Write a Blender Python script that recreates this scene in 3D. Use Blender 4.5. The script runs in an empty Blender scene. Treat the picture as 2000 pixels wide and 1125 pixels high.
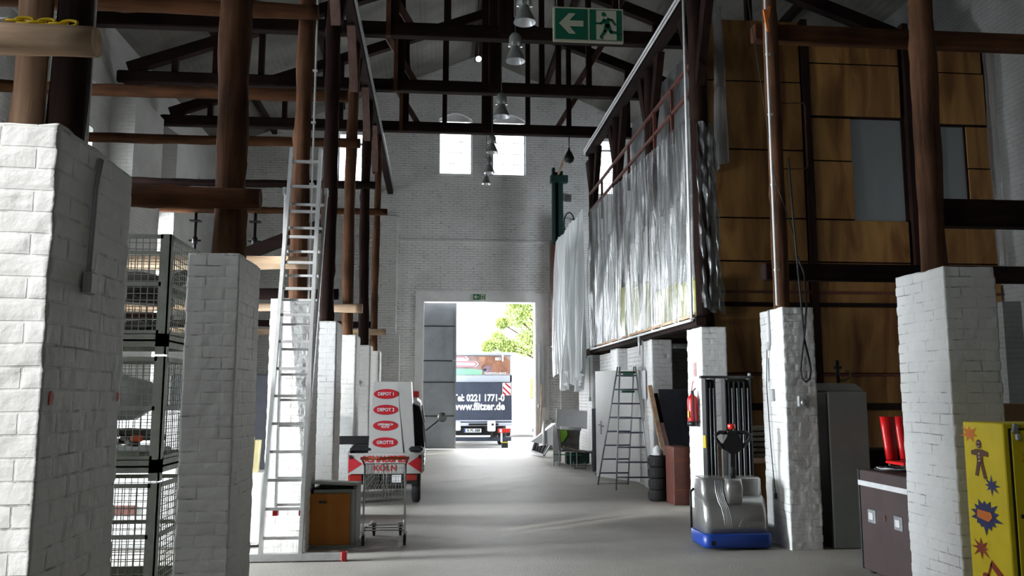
import bpy, math, random
import numpy as np
from mathutils import Vector, Matrix, Euler
C = bpy.context.scene
COL = C.collection
random.seed(7)
PI = math.pi
def R(a): return math.radians(a)

# ------------------------------------------------ camera, world, lights, exposure
cam = bpy.data.cameras.new('camera'); cam_o = bpy.data.objects.new('camera', cam); COL.objects.link(cam_o)
cam.sensor_width = 36.0; cam.lens = 36.0 * 1650 / 2000
cam.clip_start = 0.05; cam.clip_end = 400
cam_o.location = (0, 0, 1.6)
cam_o.rotation_euler = Euler((R(90 + 7.219), 0, R(-5.153)), 'XYZ')
C.camera = cam_o
C.view_settings.view_transform = 'Standard'; C.view_settings.look = 'None'
C.view_settings.gamma = 1.0; C.view_settings.use_curve_mapping = False
C.view_settings.exposure = 0.25
C.cycles.use_denoising = True
C.cycles.max_bounces = 7; C.cycles.diffuse_bounces = 4; C.cycles.glossy_bounces = 3
C.cycles.transparent_max_bounces = 16; C.cycles.transmission_bounces = 6
C.cycles.caustics_reflective = False; C.cycles.caustics_refractive = False
C.cycles.sample_clamp_indirect = 6.0
C.cycles.use_adaptive_sampling = True; C.cycles.adaptive_threshold = 0.02

w = bpy.data.worlds.new('overcast_sky'); C.world = w; w.use_nodes = True
nt = w.node_tree; bg = nt.nodes['Background']
tc = nt.nodes.new('ShaderNodeTexCoord'); nz = nt.nodes.new('ShaderNodeTexNoise'); nz.inputs['Scale'].default_value = 1.6
nt.links.new(tc.outputs['Generated'], nz.inputs['Vector'])
rp = nt.nodes.new('ShaderNodeValToRGB'); rp.color_ramp.elements[0].color = (.80, .90, 1.0, 1); rp.color_ramp.elements[1].color = (1, 1, 1, 1)
rp.color_ramp.elements[0].position = .35; rp.color_ramp.elements[1].position = .6
nt.links.new(nz.outputs['Fac'], rp.inputs[0]); nt.links.new(rp.outputs[0], bg.inputs[0])
bg.inputs[1].default_value = 5.0

def sun(e, energy, az_from, elev, ang):
    l = bpy.data.lights.new(e, 'SUN'); l.energy = energy; l.angle = R(ang); l.color = (1, .96, .9)
    o = bpy.data.objects.new(e, l); COL.objects.link(o)
    d = Vector((math.cos(R(elev)) * math.cos(R(az_from)), math.cos(R(elev)) * math.sin(R(az_from)), -math.sin(R(elev))))
    o.rotation_euler = d.to_track_quat('-Z', 'Y').to_euler(); return o
# sunlight over the yard behind the end gate and through the left-hand windows
sun('sun', 7.5, 35, 30, 3.0)

def area(name, loc, size, power, direction, color=(1, 1, 1), spread=180):
    l = bpy.data.lights.new(name, 'AREA'); l.shape = 'RECTANGLE'; l.size, l.size_y = size; l.energy = power; l.color = color
    l.spread = R(spread)
    o = bpy.data.objects.new(name, l); COL.objects.link(o); o.location = loc
    o.rotation_euler = Vector(direction).to_track_quat('-Z', 'Y').to_euler(); return o
# daylight standing in the openings of the hall (windows of the left aisle, gates)
WIN_L = [(-0.75, 3.4, 6.6), (5.2, 3.4, 7.2), (10.4, 3.4, 6.6), (15.6, 3.4, 6.6), (19.2, 1.7, 5.55), (8.5, .3, 2.9), (12.55, .3, 2.9)]
WIN_R = (22.6, 2.9, 6.6)   # centre (Y), sill, head of the wall windows; the right one is unseen and added
for k, (y, z0, z1) in enumerate(WIN_L):
    area('window_daylight', (-6.95, y, (z0+z1)/2), (1.0, z1-z0-.1), [170, 100, 100, 60, 200, 420, 330][k], (1, 0.1 if k < 5 else .16, -0.3 if k < 5 else -.12), (.95, .98, 1.0), 180 if k < 5 else 80)
area('window_daylight', (9.25, 22.6, 4.75), (1.6, 3.5), 330, (-1, 0, -0.1), (.95, .98, 1.0))  # unseen right window, added to brighten end wall and back-light the film
area('gate_daylight', (1.32, 25.75, 2.3), (3.2, 4.2), 240, (0, -1, -0.12), (.93, .96, 1.0))

# ------------------------------------------------ helpers
def vnoise(u, v, seed=0):
    """smooth value noise on numpy arrays"""
    iu = np.floor(u).astype(np.int64); iv = np.floor(v).astype(np.int64); fu = u - iu; fv = v - iv
    fu = fu * fu * (3 - 2 * fu); fv = fv * fv * (3 - 2 * fv)
    def h(a, b):
        n = (a * 374761393 + b * 668265263 + seed * 974634777) & 0x7fffffff
        n = ((n ^ (n >> 13)) * 1274126177) & 0x7fffffff
        return ((n ^ (n >> 16)) & 0xffff) / 65535.0
    return (h(iu, iv) * (1 - fu) + h(iu + 1, iv) * fu) * (1 - fv) + (h(iu, iv + 1) * (1 - fu) + h(iu + 1, iv + 1) * fu) * fv

class MB:
    def __init__(s): s.v = []; s.f = []; s.m = []; s.s = []
    def add(s, vs, fs, mi=0, smooth=False):
        b = len(s.v); s.v.extend([tuple(p) for p in vs])
        for f in fs: s.f.append(tuple(b + i for i in f)); s.m.append(mi); s.s.append(smooth)
        return s
    def box(s, x0, x1, y0, y1, z0, z1, mi=0):
        vs = [(x0,y0,z0),(x1,y0,z0),(x1,y1,z0),(x0,y1,z0),(x0,y0,z1),(x1,y0,z1),(x1,y1,z1),(x0,y1,z1)]
        return s.add(vs, [(0,3,2,1),(4,5,6,7),(0,1,5,4),(1,2,6,5),(2,3,7,6),(3,0,4,7)], mi)
    def rbox(s, c, size, rot=(0,0,0), mi=0, b=0.0):
        """box with rotation and chamfered vertical+horizontal edges"""
        M = Euler(rot).to_matrix(); hx, hy, hz = [q/2 for q in size]; c = Vector(c)
        if b <= 0:
            vs = [c + M @ Vector((x*hx, y*hy, z*hz)) for z in (-1,1) for (x,y) in ((-1,-1),(1,-1),(1,1),(-1,1))]
            return s.add(vs, [(0,3,2,1),(4,5,6,7),(0,1,5,4),(1,2,6,5),(2,3,7,6),(3,0,4,7)], mi)
        rings = []
        for z, ins in ((-hz, b), (-hz+b, 0), (hz-b, 0), (hz, b)):
            ring = []
            for (sx, sy) in ((-1,-1),(1,-1),(1,1),(-1,1)):
                for k in (0, 1):
                    ax = (hx-ins) ; ay = (hy-ins)
                    if (k == 0) == (sx*sy > 0): p = (sx*ax, sy*(ay-b))
                    else: p = (sx*(ax-b), sy*ay)
                    ring.append(p)
            rings.append([(p[0], p[1], z) for p in ring])
        vs = [c + M @ Vector(p) for r in rings for p in r]; fs = [tuple(reversed(range(8))), tuple(range(24, 32))]
        for i in range(3):
            for j in range(8): a = i*8+j; d = i*8+(j+1)%8; fs.append((a, d, d+8, a+8))
        return s.add(vs, fs, mi)
    def tube(s, pts, r, n=8, mi=0, smooth=True, caps=True, rfun=None):
        pts = [Vector(p) for p in pts]; rings = []; N = len(pts); up = None
        for i, p in enumerate(pts):
            t = (pts[min(i+1, N-1)] - pts[max(i-1, 0)]).normalized()
            if up is None:
                up = Vector((0,0,1)) if abs(t.z) < .9 else Vector((1,0,0))
            u = t.cross(up).normalized(); v = u.cross(t).normalized(); up = v
            rr = (r[i] if isinstance(r, (list, tuple)) else r)
            ring = []
            for k in range(n):
                a = 2*PI*k/n + (PI/n if n == 4 else 0); q = rr * (rfun(i, k) if rfun else 1)
                ring.append(p + u*math.cos(a)*q + v*math.sin(a)*q)
            rings.append(ring)
        vs = [q for g in rings for q in g]; fs = []
        for i in range(N-1):
            for k in range(n): fs.append((i*n+k, i*n+(k+1)%n, (i+1)*n+(k+1)%n, (i+1)*n+k))
        s.add(vs, fs, mi, smooth)
        if caps:
            b = len(s.v) - len(vs)
            s.f.append(tuple(b+k for k in reversed(range(n)))); s.m.append(mi); s.s.append(False)
            s.f.append(tuple(b+(N-1)*n+k for k in range(n))); s.m.append(mi); s.s.append(False)
        return s
    def cyl(s, p0, p1, r, n=12, mi=0, r1=None, smooth=True): return s.tube([p0, p1], [r, r if r1 is None else r1], n, mi, smooth)
    def bar(s, p0, p1, w, mi=0): return s.tube([p0, p1], w*.7071, 4, mi, False)
    def lathe(s, prof, c=(0,0,0), n=24, mi=0, axis='z', smooth=True, caps=False):
        vs = []; c = Vector(c)
        for (r, z) in prof:
            for k in range(n):
                a = 2*PI*k/n; x, y = r*math.cos(a), r*math.sin(a)
                p = {'z': (x,y,z), 'x': (z,x,y), 'y': (x,z,-y)}[axis]; vs.append(c + Vector(p))
        fs = []
        for i in range(len(prof)-1):
            for k in range(n): fs.append((i*n+k, i*n+(k+1)%n, (i+1)*n+(k+1)%n, (i+1)*n+k))
        s.add(vs, fs, mi, smooth)
        if caps:
            b = len(s.v)-len(vs)
            s.f.append(tuple(b+k for k in reversed(range(n)))); s.m.append(mi); s.s.append(False)
            s.f.append(tuple(b+(len(prof)-1)*n+k for k in range(n))); s.m.append(mi); s.s.append(False)
        return s
    def prism(s, poly, a0, a1, axis='y', mi=0):
        """polygon in the plane across `axis`, from a0 to a1. axis y: poly (x,z); axis x: poly (y,z); axis z: poly (x,y)"""
        def P(p, a): return {'y': (p[0], a, p[1]), 'x': (a, p[0], p[1]), 'z': (p[0], p[1], a)}[axis]
        n = len(poly); vs = [P(p, a0) for p in poly] + [P(p, a1) for p in poly]
        fs = [tuple(range(n)), tuple(reversed(range(n, 2*n)))] + [(i, i+n, (i+1)%n+n, (i+1)%n) for i in range(n)]
        return s.add(vs, fs, mi)
    def loft(s, rings, mi=0, smooth=True, caps=True):
        n = len(rings[0]); vs = [q for r in rings for q in r]; fs = []
        for i in range(len(rings)-1):
            for k in range(n): fs.append((i*n+k, i*n+(k+1)%n, (i+1)*n+(k+1)%n, (i+1)*n+k))
        s.add(vs, fs, mi, smooth)
        if caps:
            b = len(s.v)-len(vs)
            s.f.append(tuple(b+k for k in reversed(range(n)))); s.m.append(mi); s.s.append(False)
            s.f.append(tuple(b+(len(rings)-1)*n+k for k in range(n))); s.m.append(mi); s.s.append(False)
        return s
    def grid(s, P, mi=0, smooth=True):
        """P[i][j] points"""
        n = len(P); m = len(P[0]); vs = [q for r in P for q in r]
        return s.add(vs, [(i*m+j, i*m+j+1, (i+1)*m+j+1, (i+1)*m+j) for i in range(n-1) for j in range(m-1)], mi, smooth)
    def mesh(s, name, mats, off=(0,0,0)):
        me = bpy.data.meshes.new(name)
        V = np.array(s.v, dtype=np.float64) - np.array(off); me.from_pydata(V.tolist(), [], s.f)
        for m in (mats if isinstance(mats, (list, tuple)) else [mats]): me.materials.append(m)
        me.polygons.foreach_set('material_index', s.m); me.polygons.foreach_set('use_smooth', s.s)
        me.update(); box_uv(me, np.array(s.v)); return me

def box_uv(me, W):
    """box-projected UVs in metres from the (world) coordinates W"""
    n = len(me.loops); uv = me.uv_layers.new(name='UVMap'); li = np.zeros(n, dtype=np.int64); me.loops.foreach_get('vertex_index', li)
    nf = len(me.polygons); ls = np.zeros(nf, dtype=np.int64); lt = np.zeros(nf, dtype=np.int64); nr = np.zeros(nf*3)
    me.polygons.foreach_get('loop_start', ls); me.polygons.foreach_get('loop_total', lt); me.polygons.foreach_get('normal', nr)
    nr = np.abs(nr.reshape(-1, 3)); ax = np.argmax(nr, axis=1); axl = np.repeat(ax, lt)
    p = W[li]; out = np.zeros((n, 2))
    out[:, 0] = np.where(axl == 0, p[:, 1], p[:, 0]); out[:, 1] = np.where(axl == 2, p[:, 1], p[:, 2])
    uv.data.foreach_set('uv', out.astype(np.float32).ravel())

def tag(o, label=None, cat=None, group=None, kind=None):
    if label: o['label'] = label
    if cat: o['category'] = cat
    if group: o['group'] = group
    if kind: o['kind'] = kind
    return o
def thing(name, label, cat, loc=(0,0,0), rotz=0, group=None):
    o = bpy.data.objects.new(name, None); COL.objects.link(o); o.location = loc; o.rotation_euler = (0,0,rotz)
    o.empty_display_size = .1
    return tag(o, label, cat, group)
def part(name, mb, mat, parent, world=True, label=None, off=None, kind=None):
    """a part of parent; world=True: the mesh is given in world coordinates (parent unrotated)"""
    if world:
        p = parent; o_ = Vector((0,0,0))
        while p is not None: o_ += p.location; p = p.parent
    else: o_ = Vector((0,0,0))
    o = bpy.data.objects.new(name, mb.mesh(name, mat, o_)); COL.objects.link(o); o.parent = parent
    return tag(o, label, kind=kind)
def single(name, mb, mat, label, cat, group=None, kind=None):
    """a thing that is one mesh; origin at the bottom centre"""
    V = np.array(s_v(mb)); lo, hi = V.min(0), V.max(0); off = ((lo[0]+hi[0])/2, (lo[1]+hi[1])/2, lo[2])
    o = bpy.data.objects.new(name, mb.mesh(name, mat, off)); o.location = off; COL.objects.link(o)
    return tag(o, label, cat, group, kind)
def s_v(mb): return mb.v
def struct(name, mb, mat, parent=None, label=None):
    o = bpy.data.objects.new(name, mb.mesh(name, mat)); COL.objects.link(o)
    if parent: o.parent = parent
    else: o['kind'] = 'structure'
    return tag(o, label)
def dup(root, loc=None, rotz=None, label=None, group=None):
    r = root.copy(); COL.objects.link(r)
    if loc is not None: r.location = loc
    if rotz is not None: r.rotation_euler = (0,0,rotz)
    if label: r['label'] = label
    if group: r['group'] = group
    for ch in list(root.children):
        c = ch.copy(); COL.objects.link(c); c.parent = r
        for g in list(ch.children):
            d = g.copy(); COL.objects.link(d); d.parent = c
    return r
def text_obj(name, s, size, mat, parent, loc, rot=(R(90),0,0), bold=0.0, extrude=.002, sx=1.0, align='CENTER', shear=0.0, label=None):
    cu = bpy.data.curves.new(name, 'FONT'); cu.body = s; cu.size = size; cu.align_x = align; cu.align_y = 'CENTER'
    cu.extrude = extrude; cu.offset = bold; cu.resolution_u = 3; cu.shear = shear; cu.space_line = .85
    t = bpy.data.objects.new('tmp', cu); COL.objects.link(t); bpy.context.view_layer.update()
    me = bpy.data.meshes.new_from_object(t.evaluated_get(bpy.context.evaluated_depsgraph_get()))
    bpy.data.objects.remove(t); me.name = name
    M = Euler(rot).to_matrix().to_4x4() @ Matrix.Diagonal((sx, 1, 1, 1)); me.transform(M)
    me.materials.clear(); me.materials.append(mat)
    o = bpy.data.objects.new(name, me); COL.objects.link(o); o.location = loc
    if parent is not None:
        p = parent; off = Vector((0,0,0))
        while p is not None: off += p.location; p = p.parent
        o.parent = parent; o.location = Vector(loc) - off
    return tag(o, label)

# ------------------------------------------------ materials
def newmat(name):
    m = bpy.data.materials.new(name); m.use_nodes = True; n = m.node_tree; return m, n, n.nodes['Principled BSDF']
def mat(name, col, rough=.6, metal=0.0, var=.12, scale=6.0, bump=.0, bscale=None, spec=.5, stretch=(1,1,1), col2=None, trans=0, coat=0):
    """plain procedural material: two-tone noise over object coordinates, optional bump"""
    m, n, b = newmat(name); L = n.links.new
    tc = n.nodes.new('ShaderNodeTexCoord'); mp = n.nodes.new('ShaderNodeMapping'); mp.inputs['Scale'].default_value = stretch
    L(tc.outputs['Object'], mp.inputs[0])
    nz = n.nodes.new('ShaderNodeTexNoise'); nz.inputs['Scale'].default_value = scale; nz.inputs['Detail'].default_value = 5; nz.inputs['Roughness'].default_value = .6
    L(mp.outputs[0], nz.inputs['Vector'])
    cr = n.nodes.new('ShaderNodeValToRGB'); cr.color_ramp.elements[0].position = .32; cr.color_ramp.elements[1].position = .68
    c2 = col2 or tuple(min(1, c*(1+var)) for c in col); c1 = col if col2 else tuple(c*(1-var) for c in col)
    cr.color_ramp.elements[0].color = (*c1, 1); cr.color_ramp.elements[1].color = (*c2, 1)
    L(nz.outputs['Fac'], cr.inputs[0]); L(cr.outputs[0], b.inputs['Base Color'])
    b.inputs['Roughness'].default_value = rough; b.inputs['Metallic'].default_value = metal; b.inputs['Specular IOR Level'].default_value = spec
    if coat: b.inputs['Coat Weight'].default_value = coat
    if bump > 0:
        n2 = n.nodes.new('ShaderNodeTexNoise'); n2.inputs['Scale'].default_value = bscale or scale*4; n2.inputs['Detail'].default_value = 4
        L(mp.outputs[0], n2.inputs['Vector'])
        bp = n.nodes.new('ShaderNodeBump'); bp.inputs['Strength'].default_value = bump; bp.inputs['Distance'].default_value = .02
        L(n2.outputs['Fac'], bp.inputs['Height']); L(bp.outputs[0], b.inputs['Normal'])
    return m

def paint_brick(name, col, relief=True, dirt=.5, bstr=.6):
    m, n, b = newmat(name); L = n.links.new; N = n.nodes.new
    uv = N('ShaderNodeUVMap'); uv.uv_map = 'UVMap'; tc = N('ShaderNodeTexCoord')
    dist = N('ShaderNodeTexNoise'); dist.inputs['Scale'].default_value = 5; L(uv.outputs[0], dist.inputs['Vector'])
    ad = N('ShaderNodeVectorMath'); ad.operation = 'MULTIPLY_ADD'; ad.inputs[1].default_value = (.012,.012,0); L(dist.outputs['Color'], ad.inputs[0]); L(uv.outputs[0], ad.inputs[2])
    br = N('ShaderNodeTexBrick'); br.offset = .5; br.inputs['Scale'].default_value = 1.0; br.inputs['Brick Width'].default_value = .25
    br.inputs['Row Height'].default_value = .077; br.inputs['Mortar Size'].default_value = .008; br.inputs['Mortar Smooth'].default_value = .5
    br.inputs['Color1'].default_value = (1,1,1,1); br.inputs['Color2'].default_value = (.72,.72,.72,1); br.inputs['Mortar'].default_value = (0,0,0,1)
    L(ad.outputs[0], br.inputs['Vector'])
    # dark specks where the paint misses the joints
    sp = N('ShaderNodeTexNoise'); sp.inputs['Scale'].default_value = 3.2; sp.inputs['Detail'].default_value = 8; sp.inputs['Roughness'].default_value = .75; L(uv.outputs[0], sp.inputs['Vector'])
    mr = N('ShaderNodeMapRange'); mr.inputs[1].default_value = .52; mr.inputs[2].default_value = .64; L(sp.outputs['Fac'], mr.inputs[0])
    mu = N('ShaderNodeMath'); mu.operation = 'MULTIPLY'; L(br.outputs['Fac'], mu.inputs[0]); L(mr.outputs[0], mu.inputs[1])
    mu2 = N('ShaderNodeMath'); mu2.operation = 'MULTIPLY'; mu2.inputs[1].default_value = dirt; L(mu.outputs[0], mu2.inputs[0])
    # broad dirt
    big = N('ShaderNodeTexNoise'); big.inputs['Scale'].default_value = .9; big.inputs['Detail'].default_value = 7; big.inputs['Roughness'].default_value = .65; L(tc.outputs['Object'], big.inputs['Vector'])
    cr = N('ShaderNodeValToRGB'); cr.color_ramp.elements[0].position = .3; cr.color_ramp.elements[1].position = .62
    cr.color_ramp.elements[0].color = (*[c*.80 for c in col], 1); cr.color_ramp.elements[1].color = (*col, 1); L(big.outputs['Fac'], cr.inputs[0])
    mx = N('ShaderNodeMix'); mx.data_type = 'RGBA'; L(mu2.outputs[0], mx.inputs['Factor']); L(cr.outputs[0], mx.inputs[6]); mx.inputs[7].default_value = (.10,.095,.09,1)
    L(mx.outputs[2], b.inputs['Base Color']); b.inputs['Roughness'].default_value = .62; b.inputs['Specular IOR Level'].default_value = .3
    bp = N('ShaderNodeBump'); bp.inputs['Strength'].default_value = bstr; bp.inputs['Distance'].default_value = .012
    if relief:   # relief from the bricks themselves
        sb = N('ShaderNodeMath'); sb.operation = 'MULTIPLY_ADD'; sb.inputs[1].default_value = -1.0
        rgb = N('ShaderNodeSeparateColor'); L(br.outputs['Color'], rgb.inputs[0])
        L(br.outputs['Fac'], sb.inputs[0]); L(rgb.outputs[0], sb.inputs[2])
        fine = N('ShaderNodeTexNoise'); fine.inputs['Scale'].default_value = 22; fine.inputs['Detail'].default_value = 4; L(uv.outputs[0], fine.inputs['Vector'])
        a2 = N('ShaderNodeMath'); a2.operation = 'MULTIPLY_ADD'; a2.inputs[1].default_value = .5; L(fine.outputs['Fac'], a2.inputs[0]); L(sb.outputs[0], a2.inputs[2])
        L(a2.outputs[0], bp.inputs['Height'])
    else:        # the bricks are modelled; add the fine joints and the brush marks
        n.links.remove(br.inputs['Vector'].links[0]); L(uv.outputs[0], br.inputs['Vector']); br.inputs['Mortar Size'].default_value = .005; br.inputs['Mortar Smooth'].default_value = .4
        mr.inputs[1].default_value = .50; mr.inputs[2].default_value = .60
        fine = N('ShaderNodeTexNoise'); fine.inputs['Scale'].default_value = 26; fine.inputs['Detail'].default_value = 6; L(tc.outputs['Object'], fine.inputs['Vector'])
        a2 = N('ShaderNodeMath'); a2.operation = 'MULTIPLY_ADD'; a2.inputs[1].default_value = -1.3; L(br.outputs['Fac'], a2.inputs[0]); L(fine.outputs['Fac'], a2.inputs[2]); L(a2.outputs[0], bp.inputs['Height'])
    L(bp.outputs[0], b.inputs['Normal'])
    return m

def wood(name, c1, c2, axis='z', rough=.85, scale=1.0, bump=.5):
    """timber with streaks along one object axis"""
    m, n, b = newmat(name); L = n.links.new; N = n.nodes.new
    tc = N('ShaderNodeTexCoord'); mp = N('ShaderNodeMapping'); L(tc.outputs['Object'], mp.inputs[0])
    s = [14*scale]*3; s['xyz'.index(axis)] = .9*scale; mp.inputs['Scale'].default_value = s
    a = N('ShaderNodeTexNoise'); a.inputs['Scale'].default_value = 1; a.inputs['Detail'].default_value = 7; a.inputs['Roughness'].default_value = .65; L(mp.outputs[0], a.inputs['Vector'])
    a.inputs['Distortion'].default_value = .6
    big = N('ShaderNodeTexNoise'); big.inputs['Scale'].default_value = 1.3; big.inputs['Detail'].default_value = 3; L(tc.outputs['Object'], big.inputs['Vector'])
    mm = N('ShaderNodeMath'); mm.operation = 'MULTIPLY_ADD'; mm.inputs[1].default_value = .55; L(big.outputs['Fac'], mm.inputs[0])
    m2 = N('ShaderNodeMath'); m2.operation = 'MULTIPLY'; m2.inputs[1].default_value = .55; L(a.outputs['Fac'], m2.inputs[0]); L(m2.outputs[0], mm.inputs[2])
    cr = N('ShaderNodeValToRGB'); cr.color_ramp.elements[0].position = .38; cr.color_ramp.elements[1].position = .72
    cr.color_ramp.elements[0].color = (*c1, 1); cr.color_ramp.elements[1].color = (*c2, 1); L(mm.outputs[0], cr.inputs[0]); L(cr.outputs[0], b.inputs['Base Color'])
    b.inputs['Roughness'].default_value = rough; b.inputs['Specular IOR Level'].default_value = .12
    bp = N('ShaderNodeBump'); bp.inputs['Strength'].default_value = bump; bp.inputs['Distance'].default_value = .01; L(a.outputs['Fac'], bp.inputs['Height']); L(bp.outputs[0], b.inputs['Normal'])
    return m

def emis(name, col, s):
    m, n, b = newmat(name); b.inputs['Base Color'].default_value = (*col, 1); b.inputs['Emission Color'].default_value = (*col, 1); b.inputs['Emission Strength'].default_value = s; return m

WH = (.80, .80, .785)
M = {}
M['brick'] = paint_brick('white_painted_brick', WH, True, .9, 1.0)
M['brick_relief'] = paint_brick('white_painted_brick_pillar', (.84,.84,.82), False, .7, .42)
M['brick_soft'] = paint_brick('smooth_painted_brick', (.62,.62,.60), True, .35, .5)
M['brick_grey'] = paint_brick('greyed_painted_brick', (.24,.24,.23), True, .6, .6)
M['plaster'] = mat('white_plaster', (.76,.76,.75), .7, 0, .06, 3, .15, 30)
M['log_v'] = wood('reddish_log', (.018,.009,.006), (.17,.080,.042), 'z')
M['log_h'] = wood('reddish_log_lying', (.020,.009,.005), (.135,.056,.025), 'x')
M['log_tan'] = wood('peeled_log_lying', (.36,.22,.13), (.80,.60,.42), 'x')
M['log_tan_v'] = wood('peeled_log', (.27,.14,.085), (.66,.45,.31), 'z')
M['dark_x'] = wood('dark_stained_beam', (.007,.004,.004), (.028,.015,.012), 'x')
M['dark_y'] = wood('dark_stained_purlin', (.007,.004,.004), (.030,.016,.013), 'y')
M['dark_z'] = wood('dark_stained_post', (.008,.005,.004), (.034,.016,.012), 'z')
M['pale_brace'] = wood('pale_brace', (.13,.075,.062), (.27,.18,.155), 'z')
M['alu'] = mat('aluminium', (.72,.73,.74), .42, .45, .08, 12, .05, 60)
M['steel'] = mat('galvanised_steel', (.42,.44,.45), .42, .8, .15, 8, .08, 40)
M['conduit'] = mat('grey_plastic_conduit', (.50,.51,.52), .5, 0, .08, 10)
M['white_pipe'] = mat('white_plastic_pipe', (.82,.83,.84), .35, 0, .05, 6)
M['black'] = mat('black_plastic', (.012,.012,.013), .42, 0, .2, 10)
M['rubber'] = mat('black_rubber', (.016,.016,.017), .8, 0, .25, 14, .3, 60)
M['white'] = mat('white_paint', (.80,.81,.82), .45, 0, .05, 4, .05, 40)
M['door_white'] = mat('white_door_paint', (.74,.74,.72), .5, 0, .05, 2)
M['greypaint'] = mat('grey_green_cabinet_paint', (.31,.33,.30), .5, 0, .08, 3, .06, 50)
M['dgrey'] = mat('dark_grey_board', (.045,.047,.060), .6, 0, .2, 6, .1, 30)
M['gate'] = mat('grey_sheet_steel_door', (.44,.475,.51), .42, .1, .12, 2.2, .12, 8)
M['red'] = mat('red_paint', (.45,.012,.015), .35, 0, .1, 5)
M['redwood'] = mat('dark_red_brown_boards', (.105,.030,.020), .6, 0, .25, 9, .15, 30)
M['yellow'] = mat('yellow_locker_paint', (.80,.62,.012), .38, 0, .07, 5, .06, 30)
M['cardboard'] = mat('brown_cardboard', (.33,.20,.10), .8, 0, .12, 5)
M['glass'] = None

# floor
def floor_mat():
    m, n, b = newmat('worn_concrete_floor'); L = n.links.new; N = n.nodes.new
    tc = N('ShaderNodeTexCoord')
    a = N('ShaderNodeTexNoise'); a.inputs['Scale'].default_value = .55; a.inputs['Detail'].default_value = 9; a.inputs['Roughness'].default_value = .68; L(tc.outputs['Object'], a.inputs['Vector'])
    c = N('ShaderNodeValToRGB'); c.color_ramp.elements[0].position = .3; c.color_ramp.elements[1].position = .7
    c.color_ramp.elements[0].color = (.30,.28,.245,1); c.color_ramp.elements[1].color = (.50,.475,.425,1); L(a.outputs['Fac'], c.inputs[0])
    f = N('ShaderNodeTexNoise'); f.inputs['Scale'].default_value = 55; f.inputs['Detail'].default_value = 4; L(tc.outputs['Object'], f.inputs['Vector'])
    mx = N('ShaderNodeMix'); mx.data_type = 'RGBA'; mx.blend_type = 'MULTIPLY'; mx.inputs['Factor'].default_value = .6
    c2 = N('ShaderNodeValToRGB'); c2.color_ramp.elements[0].position = .3; c2.color_ramp.elements[0].color = (.62,.62,.62,1); c2.color_ramp.elements[1].position = .62; L(f.outputs['Fac'], c2.inputs[0])
    L(c.outputs[0], mx.inputs[6]); L(c2.outputs[0], mx.inputs[7]); L(mx.outputs[2], b.inputs['Base Color'])
    r = N('ShaderNodeMapRange'); r.inputs[3].default_value = .45; r.inputs[4].default_value = .75; L(a.outputs['Fac'], r.inputs[0]); L(r.outputs[0], b.inputs['Roughness'])
    b.inputs['Specular IOR Level'].default_value = .4
    bp = N('ShaderNodeBump'); bp.inputs['Strength'].default_value = .35; bp.inputs['Distance'].default_value = .01; L(f.outputs['Fac'], bp.inputs['Height']); L(bp.outputs[0], b.inputs['Normal'])
    return m
M['floor'] = floor_mat()
XL, XR, YB, YE = -6.5, 8.8, -5.2, 25.3
struct('floor', MB().box(-7.2, 9.2, YB-.3, 25.9, -.25, 0), M['floor'])
struct('yard_ground', MB().box(-30, 40, 25.9, 75, -.4, -.10), mat('pale_yard_paving', (.46,.45,.43), .8, 0, .1, 1.5, .2, 30))

def wall_boxes(mb, a_edges, z_edges, hole, put):
    for i in range(len(a_edges)-1):
        for j in range(len(z_edges)-1):
            a0, a1, z0, z1 = a_edges[i], a_edges[i+1], z_edges[j], z_edges[j+1]
            if not hole((a0+a1)/2, (z0+z1)/2): put(a0, a1, z0, z1)

# end wall: gable with gate and four arched windows ---------------------------------
def roof_z(x): return 12.12 - abs(x - 1.2) * .415
def arch(x0, x1, z0, zs, rise, n=8):
    """outline of a window with a segmental arch"""
    pts = [(x0, z0), (x0, zs)]
    for k in range(1, n): t = k/n; pts.append((x0+(x1-x0)*t, zs + rise*math.sin(PI*t)))
    return pts + [(x1, zs), (x1, z0)]
WE = [(-3.03, -2.24, 7.79, 9.55, .12), (.03, 1.05, 8.32, 10.05, .2), (1.68, 2.71, 8.32, 10.05, .2), (4.85, 5.63, 7.79, 9.55, .12)]
e = MB()
gate = (-.38, 3.0, 0, 4.38)
xs = sorted(set([-7.0, -3.03, -2.24, -.38, .03, 1.05, 1.68, 2.71, 3.0, 4.85, 5.63, 9.2, 1.2]))
for i in range(len(xs)-1):
    a, b = xs[i], xs[i+1]; xm = (a+b)/2; top = (roof_z(a)+.1, roof_z(b)+.1)
    holes = []
    if gate[0] < xm < gate[1]: holes.append((0, 4.38, 0))
    for (x0, x1, z0, z1, rise) in WE:
        if x0 < xm < x1: holes.append((z0, z1, rise, x0, x1))
    z = 0.0
    segs = []
    for h in sorted(holes): segs.append((z, h[0])); z = h[1]
    for s0, s1 in segs:
        if s1 > s0: e.box(a, b, YE, YE+.5, s0, s1)
    # top piece, with the arch cut out of its lower edge
    aw = [h for h in holes if len(h) == 5]
    if aw:
        h = aw[0]; x0, x1, rise = h[3], h[4], h[2]
        low = [(x, h[1] + rise*math.sin(PI*(x-x0)/(x1-x0))) for x in np.linspace(a, b, 9)]
        for q in range(8): e.prism([(low[q][0], low[q][1]), (low[q+1][0], low[q+1][1]), (low[q+1][0], 10.4), (low[q][0], 10.4)], YE, YE+.5)
        e.prism([(a, 10.4), (b, 10.4), (b, top[1]), (a, top[0])], YE, YE+.5)
    else: e.prism([(a, z), (b, z), (b, top[1]), (a, top[0])], YE, YE+.5)
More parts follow.
